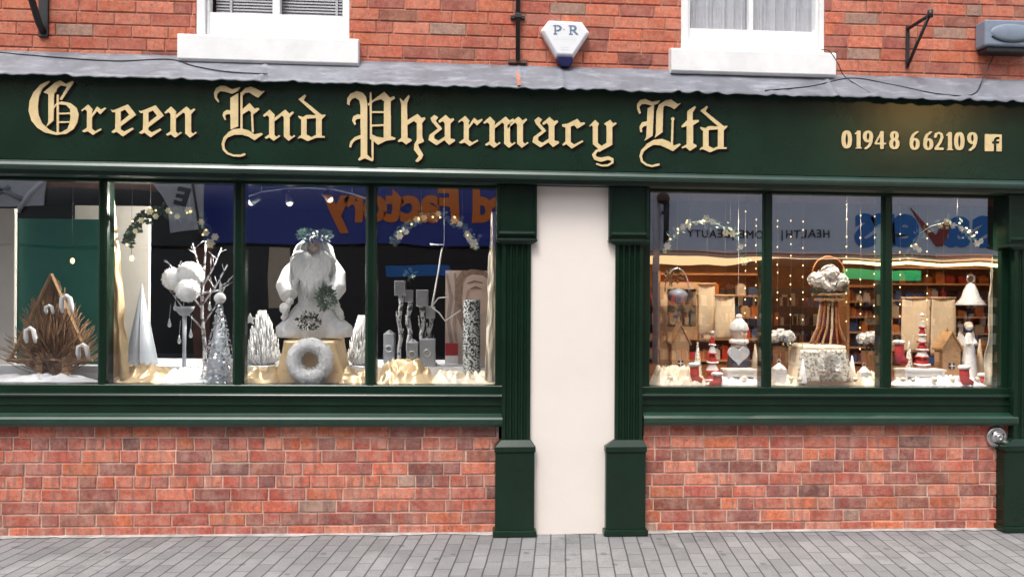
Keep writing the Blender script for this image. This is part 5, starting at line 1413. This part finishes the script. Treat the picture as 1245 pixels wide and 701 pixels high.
hp = [(898 + 13 * math.sin(a) ** 3 * 1.0, 431 - (13 * math.cos(a) - 5 * math.cos(2 * a) - 2 * math.cos(3 * a) - math.cos(4 * a)) * .78) for a in [k * 6.283 / 60 for k in range(60)]]
flat_shape('heart_ornament', 'flat white heart ornament in front of the snowman doll', 'heart', [('p', hp)], .18, .008, MT['white'], thread=(898, 424, 898, 236))
def bench(px0, px1, pt, Y, label):
    B = base((px0 + px1) / 2, Y, False); x0, x1 = WX(px0, 455, Y), WX(px1, 455, Y); zt = top(px0, pt, Y); th = thing('display_bench', B, label, 'bench', 'white benches in the right window')
    t = MB(); t.box(x0, x1, Y, Y + .14, zt - .016, zt, sl=False); t.build('seat', MT['white'], th, bevel=.003)
    for x in (x0 + .01, x1 - .03): t = MB(); t.box(x, x + .02, Y + .005, Y + .13, B.z, zt - .0165, sl=False); t.build('leg', MT['white'], th)
    t = MB(); t.box(x0 + .031, x1 - .031, Y + .01, Y + .02, zt - .05, zt - .0165, sl=False); t.build('apron', MT['white'], th)
bench(884, 922, 449, .2, 'low white bench below the white heart')
bench(1099, 1151, 449, .2, 'long low white bench below the red tiered tree')
cloth_heap('snow_cloth', 'white and cream cloth bunched at the left end of the right window', MT['ivory'], 792, 858, .09, .30, .11, False, 31, 13)
cloth_heap('snow_cloth', 'white snow cloth under the bench of the last pane', MT['snow'], 1087, 1196, .09, .34, .06, False, 33, 12)
cloth_heap('snow_cloth', 'white snow cloth under the low bench beside the heart', MT['snow'], 862, 930, .09, .34, .05, False, 35, 12)
def stocking(px, py, Y, label, h=.13, flip=1):
    c = at(px, py, Y); z = zfl(c.x, False) + .03; c = Vector((c.x, Y, max(c.z, z)))
    th = thing('felt_stocking', c, label, 'stocking', 'red felt stockings'); t = MB()
    t.tube([c + Vector((0, 0, h * .5)), c + Vector((.004, 0, 0)), c + Vector((.006 * flip, -.005, -h * .25)), c + Vector((.045 * flip, -.02, -h * .34))], [.028, .03, .034, .022], 12); t.build('sock', MT['red'], th)
    t = MB(); t.torus(c + Vector((0, 0, h * .5)), .026, .013, 'z', 18, 8, .004); t.build('cuff', MT['fluff'], th)
stocking(844, 455, .14, 'red felt stocking with white cuff beside the tall wooden house')
stocking(1172, 458, .14, 'red felt stocking with white cuff beside the right hand curtain')
stocking(1093, 430, .22, 'red felt stocking with white cuff against the last mullion', .16, 1)
stocking(872, 462, .12, 'small red felt stocking lying below the short tiered tree', .08, -1)
stocking(1196, 461, .18, 'small red felt stocking lying at the foot of the ivory curtain', .06, -1)
# angel
B = base(1178, .36, False); an = thing('angel_figurine', B, 'small white angel figurine beside the pale wooden house', 'figurine'); zs = lambda py: top(1178, py, .36)
t = MB(); t.lathe(B, [(.055, 0), (.058, .01), (.035, (zs(412) - B.z) * .8), (.02, zs(406) - B.z), (.012, zs(404) - B.z)], 16); t.ball((B.x, .36, zs(397)), .026, 14, 10); t.ball((B.x, .334, zs(397)), .005, 6, 5)
t.tube([(B.x - .02, .36, zs(409)), (B.x - .035, .33, zs(418)), (B.x - .006, .31, zs(416))], [.011, .011, .008], 8); t.tube([(B.x + .02, .36, zs(409)), (B.x + .035, .33, zs(418)), (B.x + .006, .31, zs(416))], [.011, .011, .008], 8)
t.build('body', MT['fluff'], an, remesh=.005)
for s2 in (-1, 1):
    t = MB(); t.plate([(B.x, zs(412)), (B.x + s2 * .05, zs(403)), (B.x + s2 * .065, zs(412)), (B.x + s2 * .04, zs(424))], .385, .392); t.build('wing', MT['white'], an)
t = MB(); t.ball((B.x, .366, zs(395)), (.029, .027, .024), 12, 8, .1, 90); t.build('hair', MT['paper'], an)
# bells
def bell(px, pt, pb, pw, Y, label):
    c = at(px, pb, Y); th = thing('bell_ornament', c, label, 'bell', 'white hanging bells'); h = top(px, pt, Y) - c.z; r_ = pw * S(Y) / 2
    t = MB(); t.lathe(c, [(r_, 0), (r_ * 1.02, .008), (r_ * .62, h * .35), (r_ * .45, h * .7), (r_ * .25, h * .95), (.004, h)], 24); t.build('dome', MT['plastic'], th)
    t = MB(); t.torus(c + Vector((0, 0, h + .03)), .028, .005, 'y', 20, 6); t.build('ring', MT['silver'], th)
    t = MB(); t.tube([c + Vector((0, 0, h + .058)), (c.x, Y, zsof + .06 - SLOPE * c.x)], .0012, 4); t.build('hanging_thread', MT['wire'], th)
bell(1180, 344, 371, 34, .5, 'white dome bell hanging before the wooden shelves in last pane')

# centre pane: draped box, wicker stand with flowers, flower pots
_, ztc = draped_box(977, 1028, 963, 1044, 420, .22, .55, MT['ivory'], 'box draped in ivory cloth with a silver leaf print under the wicker stand', False)
dbx = [o for o in COL.objects if o.name.startswith('draped_box')][-1]
t = MB(); q_ = [W(x, y, .19) for x, y in ((974, 425), (1030, 425), (1036, 464), (968, 464))]; n_ = 10; vs = []
for j in range(n_ + 1):
    for i in range(n_ + 1):
        u, v = i / n_, j / n_; p = q_[0].lerp(q_[1], u).lerp(q_[3].lerp(q_[2], u), v); vs.append((p.x, .20 - .028 * v + .004 * math.sin(u * 14), p.z))
t.add(vs, [(j * (n_ + 1) + i, j * (n_ + 1) + i + 1, (j + 1) * (n_ + 1) + i + 1, (j + 1) * (n_ + 1) + i) for j in range(n_) for i in range(n_)], 0, True)
lp_ = t.build('leaf_print', MT['leafprint'], dbx); md = lp_.modifiers.new('thickness', 'SOLIDIFY'); md.thickness = .004
c = at(1008, 444, .17); t = MB(); t.ball(c, (.07, .05, .075), 16, 10, .25, 18); sprigs(t, c, .085, .05, .085, 90, .04)
t = MB()
for k in range(120):
    d = Vector((rg3.gauss(0, 1), -abs(rg3.gauss(0, 1)), rg3.gauss(0, 1))).normalized(); t.leafquad(c + Vector((d.x * .045, d.y * .03, d.z * .05)) , d, (0.1, -1, .2), .045, .018)
tag(t.build('fabric_rose', MT['whitepetal']), 'white fabric rose in front of the ivory draped box with leaf print', 'flower')
WY = .40; cw = at(1007, 420, WY); B = Vector((cw.x, WY, ztc + .001)); ws = thing('wicker_stand', B, 'tall rust wicker stand topped by a ring in the middle pane', 'stand'); zs = lambda py: top(1007, py, WY)
for k in range(14):
    a = 6.283 * k / 14; t_ = [B + Vector((.125 * math.cos(a), .085 * math.sin(a), 0)), Vector((B.x + .075 * math.cos(a + .2), WY + .055 * math.sin(a + .2), (zs(380) + B.z) / 2)), Vector((B.x + .05 * math.cos(a + .4), WY + .04 * math.sin(a + .4), zs(362)))]
    t = MB(); t.tube(t_, .0085, 6); t.build('cane', MT[('rust', 'wood', 'paper', 'rust')[k % 4]], ws)
t = MB(); t.lathe(B + Vector((.05, .02, 0)), [(.06, 0), (.05, .08), (.03, zs(372) - B.z), (.02, zs(362) - B.z)], 14, 1, .68, .2, ns=30); t.build('cloth', MT['maroon_cloth'], ws)
for py, r_ in ((364, .085), (358, .10), (352, .085)): t = MB(); t.torus((B.x, WY, zs(py)), r_, .010, 'z', 28, 8, .008); t.build('wicker_ring', MT['wood'], ws)
t = MB(); t.torus((B.x, WY, zs(332)), .115, .006, 'y', 30, 6, .004); t.build('hoop', MT['rust'], ws)
def hydrangea(t, c, r_, n, pl=.03):
    for k in range(n):
        d = Vector((rg3.gauss(0, 1), rg3.gauss(0, 1), rg3.gauss(.2, 1))).normalized(); q = Vector(c) + Vector((d.x * r_[0], d.y * r_[1], d.z * r_[2])) * ru_(.75, 1)
        for j in range(4):
            u = d.cross(Vector((.3, .2, 1))).normalized(); w = d.cross(u); a = 1.57 * j + k; t.leafquad(q, u * math.cos(a) + w * math.sin(a) + d * .3, d, pl * .62, pl * .3)
fl_ = thing('flower_arrangement', Vector((B.x, WY - .03, zs(356))), 'large white hydrangea arrangement on top of the wicker stand', 'flowers')
for px, py, r_ in ((994, 340, .062), (1008, 333, .072), (1020, 341, .06), (1007, 346, .07)):
    c = at(px, py, WY - .05); t = MB(); t.ball(c, r_ * .75, 12, 8, .2, 40); hydrangea(t, c, (r_, r_, r_ * .85), 90); t.build('flower_head', MT['whitepetal'], fl_)
t = MB(); sprigs(t, (B.x, WY - .03, zs(352)), .12, .06, .03, 60, .05); t.build('foliage', MT['frostleaf'], fl_)
def flower_pot(px, pt, pf, pw, Y, label):
    B = base(px, Y, False); th = thing('flower_pot', B, label, 'flower pot', 'potted white flowers'); w = pw * S(Y) / 2; zt = top(px, pt, Y)
    t = MB(); t.lathe(B, [(w * 1.05, 0), (w * 1.05, .01), (w * 1.2, zt - B.z), (w * 1.1, zt - B.z), (w * .9, zt - B.z - .02)], 4, smooth=False); t.build('pot', MT['darkwood'], th)
    t = MB(); t.tube([(B.x, Y, zt - .01), (B.x, Y, top(px, pf, Y))], .006, 6); t.build('stem', MT['leaf'], th)
    c = at(px, pf, Y)
    for k in range(3):
        q = c + Vector(((k - 1) * .045, -.01 * k, .012 * (k % 2))); t = MB(); t.ball(q, .034, 10, 8, .2, 50); hydrangea(t, q, (.045, .045, .04), 46, .028); t.build('flower_head', MT['whitepetal'], th)
    t = MB(); sprigs(t, c + Vector((0, 0, -.035)), .07, .05, .02, 30, .045); t.build('foliage', MT['leaf'], th)
flower_pot(949, 420, 409, 17, .36, 'potted white flowers at the left of the ivory draped box with leaf print')
flower_pot(1058, 426, 412, 20, .36, 'potted white flowers at the right of the ivory draped box with leaf print')
def candle_box(px0, px1, pt, Y, label):
    B = base((px0 + px1) / 2, Y, False); x0, x1 = WX(px0, 455, Y), WX(px1, 455, Y); zt = top(px0, pt, Y); th = thing('white_lantern', B, label, 'lantern', 'white lanterns in the right window')
    t = MB(); t.box(x0, x1, Y, Y + (x1 - x0), B.z, zt, sl=False); t.build('body', MT['plastic'], th, bevel=.005)
    c = (x0 + x1) / 2; t = MB(); t.lathe((c, Y + (x1 - x0) / 2, zt), [((x1 - x0) * .6, 0), ((x1 - x0) * .55, .006), (.008, .035)], 4, smooth=False); t.build('lid', MT['white'], th)
    t = MB(); t.torus((c, Y + (x1 - x0) / 2, zt + .045), .012, .0025, 'y', 14, 5); t.build('handle', MT['silver'], th)
candle_box(943, 957, 448, .16, 'small white lantern in front of the left flower pot')
candle_box(1048, 1060, 452, .15, 'small white lantern in front of the right flower pot')
cloth_heap('snow_cloth', 'cream cloth bunched at the left of the middle right pane', MT['ivory'], 938, 968, .09, .3, .06, False, 41, 13)
cloth_heap('snow_cloth', 'cream cloth bunched at the right of the middle right pane', MT['ivory'], 1040, 1074, .09, .3, .085, False, 43, 13)

# little baubles scattered over the cloths
t0_ = None
for px, Y, r_ in ((806, .20, .016), (815, .13, .02), (852, .18, .018), (870, .15, .014), (905, .17, .016), (926, .15, .02), (962, .13, .016), (972, .10, .018), (1040, .12, .016), (1064, .14, .02), (1098, .13, .016), (1110, .11, .014), (1136, .12, .018), (1158, .14, .016), (1188, .15, .018)):
    b_ = base(px, Y, False); c = b_ + Vector((0, 0, .05)); th = thing('bauble', c, 'small glossy cream bauble lying on the bunched cloths of the right window', 'bauble', 'small cream baubles on the cloths')
    t = MB(); t.ball(c, r_, 12, 8); t.build('ball', MT['ivory'], th); t = MB(); t.lathe(c + Vector((0, 0, r_ * .92)), [(.005, 0), (.005, .006), (.002, .007)], 8); t.build('cap', MT['silver'], th)
def felt_tree(px, pw, pt, Y, M, label):
    B = base(px, Y, False); th = thing('felt_tree', B, label, 'tree ornament', 'small cone trees in the right window'); h = top(px, pt, Y) - B.z; r_ = pw * S(Y) / 2
    t = MB(); t.lathe(B + Vector((0, 0, .02)), [(r_, 0), (r_ * .98, .006), (.004, h - .02)], 18, wob=.08, ns=30); t.build('cone', MT[M], th)
    t = MB(); t.lathe(B, [(.02, 0), (.012, .006), (.012, .022)], 10); t.build('foot', MT['tan'], th)
felt_tree(848, 13, 416, .38, 'leafprint', 'small grey and white patterned cone tree beside the short tiered tree')
felt_tree(918, 14, 418, .42, 'paper', 'small parchment coloured cone tree between the heart and the mullion')
felt_tree(1036, 11, 432, .30, 'snow', 'small white cone tree left of the right flower pot')
felt_tree(1105, 12, 414, .45, 'leafprint', 'small grey patterned cone tree beside the tall tiered tree')
felt_tree(1191, 13, 412, .42, 'paper', 'small parchment coloured cone tree beside the white angel')
felt_tree(976, 10, 436, .14, 'snow', 'small white cone tree before the left corner of the draped box')
# ================================================================== across the street (seen mirrored in the glass)
OY = -9.2
def mirror(px, py, Y=9.2): q = W(px, py, Y); return q.x, q.z      # where a thing across the street shows as a reflection

def opp_text(name, body, size, x, z, M, par, off_=0., y=OY + .06, extr=.01, sp=1., shear=0., sx=1.):
    vs, fs = text_mesh(body, size, off_, extr, sp, shear)
    t = MB(); t.add([(x - v.x * sx, y + v.z, z + v.y) for v in vs], fs); return t.build(name, M, par)

def opp_building(label, x0, x1, zf0, zf1, Mf, H=7.0, lit=False):
    b = thing('shop_building', ((x0 + x1) / 2, OY - .5, 0), label, 'shop')
    u = MB(); u.box(x0, x1, OY - 6, OY, zf1, H); u.box(x0, x0 + .15, OY - 6, OY, -.1, zf1); u.box(x1 - .15, x1, OY - 6, OY, -.1, zf1); u.box(x0, x1, OY - 6, OY - 5.8, -.1, zf1)
    u.build('wall', MT['oppbrick'], b)
    r_ = MB(); r_.prism([(OY + .2, H + .001), (OY - 6.2, H + .001), (OY - 3, H + 1.6)], x0, x1); r_.build('slate_roof', MT['slate'], b)
    f = MB(); f.box(x0 + .02, x1 - .02, OY - .05, OY + .05, zf0, zf1); fo = f.build('fascia', Mf, b, bevel=.01)
    n = max(1, int((x1 - x0) / 2.6))
    for i in range(n):
        cx = x0 + (x1 - x0) * (i + .5) / n
        w = MB(); w.box(cx - .55, cx + .55, OY - .02, OY + .02, 4.1, 5.9); wo = w.build('window', MT['white'], b)
        g_ = MB(); g_.box(cx - .48, cx + .48, OY + .015, OY + .03, 4.18, 5.0); g_.box(cx - .48, cx + .48, OY + .015, OY + .03, 5.06, 5.83); g_.build('pane', MT['oppdark'], wo)
    if not lit:
        s = MB(); s.box(x0 + .15, x1 - .15, OY - .12, OY - .02, .35, zf0 - .05); s.build('shopfront_glass', MT['oppdark'], b)
        s = MB(); s.box(x0 + .15, x1 - .15, OY - .1, OY + .0, -.1, .35); s.build('stall_riser', MT['slate'], b)
    return b, fo
# blue sign shop
xa, _ = mirror(245, 300); xb, _ = mirror(742, 300)
_, z0 = mirror(480, 298); 
b, fo = opp_building('brick card shop across the street under a blue sign with orange letters', xa, xb, z0, z0 + 1.25, MT['oppblue'])
# letters: mirrored in the glass, "F" at photo x 541, "y" at 401
pitch = (mirror(541, 250)[0] - mirror(401, 250)[0])
cxl = None
vs, fs = text_mesh('Card Factory', 1.0, .045, .01, .98)
wx = [v.x for v in vs]; 
# centre so that F .. y falls where the reflection shows it
txtw = max(wx) - min(wx); size = pitch / (txtw * .435) * 1.0
zl = mirror(500, 268)[1]
xc = mirror(392, 250)[0] + (-1 if mirror(392, 250)[0] > mirror(500, 250)[0] else 1) * txtw * size * .5 * .9 + .04
opp_text('lettering', 'Card Factory', size, xc, zl, MT['orange'], fo, .045 * size, sp=.98, sx=.9)
# posters in its window
ps = MB(); x0, z0_ = mirror(352, 375); x1, z1_ = mirror(326, 300); ps.box(min(x0, x1), max(x0, x1), OY - .02, OY - .005, z0_, z1_); ps.build('window_poster', MT['pk_cream'], b)
ps = MB(); x0, z0_ = mirror(470, 335); x1, z1_ = mirror(545, 322); ps.box(min(x0, x1), max(x0, x1), OY - .02, OY - .005, z0_, z1_); ps.build('window_poster', MT['cyan'], b)
# grey-blue sign shop, lit inside
xc0, _ = mirror(744, 300); xd, _ = mirror(1420, 300)
_, zf = mirror(1000, 305)
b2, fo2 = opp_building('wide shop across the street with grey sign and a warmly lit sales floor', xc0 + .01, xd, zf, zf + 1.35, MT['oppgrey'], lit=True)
sv, sf = text_mesh('savers', 1.0, .03, .01, 1.0)
sw = max(v.x for v in sv) - min(v.x for v in sv)
xs0, xs1 = mirror(1036, 280)[0], mirror(1212, 280)[0]; sz = (xs1 - xs0) / sw
zl = mirror(1125, 297)[1]
# s a e r s in blue, the v a long dark red tick
parts = []
cu_x = 0
for ch_, px_ in (('s', 1196), ('a', 1164), ('e', 1101), ('r', 1076), ('s', 1052)): opp_text('lettering', ch_, sz, mirror(px_, 280)[0], zl, MT['cyan'], fo2, .035 * sz)
tk = MB(); pts = [mirror(*q) for q in ((1155, 269), (1143, 269), (1138, 285), (1107, 254), (1112, 262), (1139, 299), (1146, 299))]
tk.plate(pts, OY + .052, OY + .075); tk.build('lettering', MT['maroon'], fo2)
for wd, px in (('HEALTH', 982), ('HOME', 918), ('BEAUTY', 862), ('|', 951), ('|', 891)):
    opp_text('lettering', wd, .21, mirror(px, 287)[0], mirror(px, 288)[1], MT['ink'], fo2, .0, sp=1.15)
# its sales floor
x0, x1 = xc0 + .2, xd - .2; zc = zf - .1
s = MB(); s.box(x0, x1, OY - 4.2, OY - 4.1, -.05, zc); s.build('back_wall', MT['orangewall'], b2)
s = MB(); s.box(x0, x1, OY - 5.7, OY - .06, zc, zc + .08); s.build('ceiling', MT['cream'], b2)
s = MB(); s.box(x0, x1, OY - 5.7, OY - .06, -.05, .02); s.build('shop_floor', MT['darkwood'], b2)
for px0, px1 in ((1030, 1225),):
    xa_, z_ = mirror(px0, 316); xb_, z2 = mirror(px1, 320)
    s = MB(); s.box(xa_, xb_, OY - .10, OY - .06, zc - .10, zc - .04); s.build('strip_light', MT['strip'], b2)
xa_, z_ = mirror(1033, 337); xb_, z2 = mirror(1126, 322)
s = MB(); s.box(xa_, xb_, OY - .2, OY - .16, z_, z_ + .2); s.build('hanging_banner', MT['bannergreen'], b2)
pk = ['pk_white', 'pk_red', 'pk_orange', 'pk_blue', 'pk_cream', 'pk_dark']
rg = random.Random(5)
for row, yy in ((0, OY - 3.4), (1, OY - 2.0)):
    for i in range(4):
        gx = x0 + .3 + i * (x1 - x0 - .4) / 4; gw = (x1 - x0) / 4 - .6
        s = MB(); s.box(gx, gx + gw, yy - .03, yy, .03, 1.7)
        for z in (.1, .5, .9, 1.3): s.box(gx, gx + gw, yy + .001, yy + .3, z, z + .03)
        sh_ = s.build('shelf_unit', MT['pk_dark'], b2)
        for z in (.13, .53, .93, 1.33):
            for m_ in pk[:5]:
                st = MB()
                for k in range(7):
                    ww = rg.uniform(.05, .13); hx = gx + rg.uniform(.02, gw - .15); d_ = pk.index(m_) * .04
                    st.box(hx, hx + ww, yy + .05 + d_, yy + .085 + d_, z, z + rg.uniform(.12, .26))
                o = st.build('stock', MT[m_], sh_); o['kind'] = 'stuff'
# white sign shop on the left
xe, _ = mirror(-260, 300)
_, z0 = mirror(100, 300)
b3, fo3 = opp_building('dark fronted shop across the street left of the blue sign', xe, xa - .01, z0, z0 + 1.0, MT['oppdark'])
sg = MB(); p0 = mirror(-10, 251); p1 = mirror(57, 219)
sg.plate([p0, (p1[0], p0[1]), p1, (p0[0], p1[1])], OY + .06, OY + .09); sgn = sg.build('sign_board', MT['oppwhite'], fo3)
sg = MB(); sg.tube([(mirror(58, 216)[0], OY + .1, mirror(58, 216)[1]), (mirror(38, 235)[0], OY + .1, mirror(38, 235)[1]), (mirror(24, 258)[0], OY + .1, mirror(24, 258)[1])], .05, 8); sg.build('curved_stripe', MT['plastic'], sgn)
sg = MB()
for q in (((0, 228), (34, 246)), ((-6, 240), (14, 226))):
    (a0, b0), (a1, b1) = mirror(*q[0]), mirror(*q[1]); sg.tube([(a0, OY + .1, b0), (a1, OY + .1, b1)], .045, 6)
sg.build('dark_stripe', MT['blind'], sgn)
hs = thing('hanging_sign', (mirror(215, 280)[0], OY + .6, mirror(215, 284)[1]), 'pale hanging shop sign with a dark letter across the street', 'sign')
yS = OY + .7
mS = lambda px, py: mirror(px, py, -yS)
pl = MB(); pl.plate([mS(*q) for q in ((188, 222), (246, 222), (246, 278), (207, 284), (205, 250), (198, 236))], yS - .02, yS + .02); pl.build('board', MT['oppwhite'], hs)
vs, fs = text_mesh('E', .42, .02, .004); c, z = mS(220, 248); a_ = R(14)
lt = MB(); lt.add([(c - (v.x * math.cos(a_) - v.y * math.sin(a_)), yS + .024 + v.z, z + (v.x * math.sin(a_) + v.y * math.cos(a_))) for v in vs], fs); lt.build('lettering', MT['ink'], hs)
st = MB(); st.tube([(mS(233, 222)[0], yS + .026, mS(233, 222)[1]), (mS(243, 280)[0], yS + .026, mS(243, 280)[1])], .02, 6); st.build('dark_stripe', MT['ink'], hs)
arm = MB(); q = mS(216, 222); arm.tube([(q[0], yS, q[1] + .02), (q[0], yS, q[1] + .3), (q[0], OY + .03, q[1] + .3)], .02, 8); arm.build('arm', MT['iron'], hs)
# an added glowing panel upstairs, put there for the warm glint on the signboard
lw = MB(); lx, lz = mirror(1112, 136, 8.95); lw.box(lx - .62, lx + .62, OY + .031, OY + .05, lz - .25, lz + .3); lw.build('glow_panel', MT['glowpanel'], b2)

# ================================================================== light
W_ = bpy.data.worlds.new('World'); SC.world = W_; W_.use_nodes = True
nt = W_.node_tree; N = nt.nodes; Lk = nt.links; bg = N['Background']
sky = N.new('ShaderNodeTexSky'); sky.sky_type = 'NISHITA'; sky.sun_disc = False
SEL, SAZ = 62, 205
sky.sun_elevation = R(SEL); sky.sun_rotation = R(SAZ); sky.air_density = 1.0; sky.dust_density = 4.0; sky.ozone_density = 1.0
hs_ = N.new('ShaderNodeHueSaturation'); hs_.inputs['Saturation'].default_value = .45
Lk.new(sky.outputs[0], hs_.inputs['Color']); Lk.new(hs_.outputs[0], bg.inputs['Color']); bg.inputs['Strength'].default_value = .15
sd = bpy.data.lights.new('sun', 'SUN'); sd.energy = 1.25; sd.angle = R(16); sd.color = (1, .97, .92)
so = bpy.data.objects.new('sun', sd); COL.objects.link(so)
az = R(SAZ); el = R(SEL)
dirv = Vector((math.sin(az) * math.cos(el), math.cos(az) * math.cos(el), math.sin(el)))   # towards the sun
so.rotation_euler = dirv.to_track_quat('Z', 'Y').to_euler(); so.location = dirv * 30

def lamp(name, typ, loc, energy, col=(1, .9, .75), size=.1, aim=None, **kw):
    d = bpy.data.lights.new(name, typ); d.energy = energy; d.color = col
    if typ == 'AREA': d.shape = 'RECTANGLE'; d.size = size; d.size_y = kw.get('sy', size)
    else: d.shadow_soft_size = size
    if typ == 'SPOT': d.spot_size = R(kw.get('ang', 70)); d.spot_blend = .6
    o = bpy.data.objects.new(name, d); COL.objects.link(o); o.location = loc
    if aim is not None: o.rotation_euler = (Vector(loc) - Vector(aim)).to_track_quat('Z', 'Y').to_euler()
    return o
lamp('shop_ceiling_lamp', 'AREA', ((x0 + x1) / 2, OY - 1.6, zc - .03), 200, (1, .62, .3), x1 - x0 - 1, ((x0 + x1) / 2, OY - 1.6, 0), sy=3.6)

vs_ = SC.view_settings; vs_.view_transform = 'Standard'; vs_.look = 'None'; vs_.gamma = 1; vs_.use_curve_mapping = False; vs_.exposure = 0.93
SC.cycles.use_denoising = True
SC.cycles.max_bounces = 8; SC.cycles.transparent_max_bounces = 16; SC.cycles.glossy_bounces = 5
SC.cycles.sample_clamp_indirect = 6

for (c, aim), e_ in zip(SPOTS, (105, 46, 52)): lamp('spotlight_beam', 'SPOT', c, e_, (1, .95, .86), .03, aim, ang=110)
# the lit pharmacy behind an added dark board that hides its upper glow
hd_ = MB(); hz = W(1000, 306, 1.02).z + SLOPE * W(1000, 306, 1.02).x; hd_.box(XM + .06, XR - .06, 1.0, 1.03, hz, zsof + .06); hd_.build('dark_blocker', MT['dark'], shop)
for px, Y in ((850, 1.25), (1000, 1.25), (1150, 1.15)): lamp('shop_ceiling_lamp', 'POINT', (WX(px, 300, Y), Y, zsof - .06), 12, (1, .62, .32), .1)
for px in (860, 1010, 1150): lamp('display_fill', 'SPOT', (WX(px, 300, .2), .2, zsof + .02), 36, (1, .86, .68), .04, (WX(px, 420, .4), .42, ZFR), ang=110)  # added unseen lamps that brighten the right display
# pale drainpipe and a black lantern on the wall across the street
q = mirror(797, 300); dp = MB(); dp.tube([(q[0], OY + .13, .05), (q[0], OY + .13, 6.8)], .07, 12); tag(dp.build('drainpipe', MT['oppwhite']), 'pale drainpipe between the two signed shops across the street', 'drainpipe')
la = thing('wall_lantern', (mirror(806, 292)[0], OY + .3, mirror(806, 296)[1]), 'slim black lantern bracket beside the pale drainpipe across the street', 'lantern')
q = la.location; t = MB(); t.tube([(q.x, OY + .3, q.z), (q.x, OY + .3, q.z + .75)], [.05, .06], 10); t.build('body', MT['iron'], la)
t = MB(); t.ball((q.x - .06, OY + .3, q.z + .82), (.13, .1, .1), 12, 8); t.build('head', MT['iron'], la)
t = MB(); t.tube([(q.x, OY + .3, q.z + .6), (q.x, OY + .051, q.z + .6)], .03, 8); t.build('arm', MT['iron'], la)
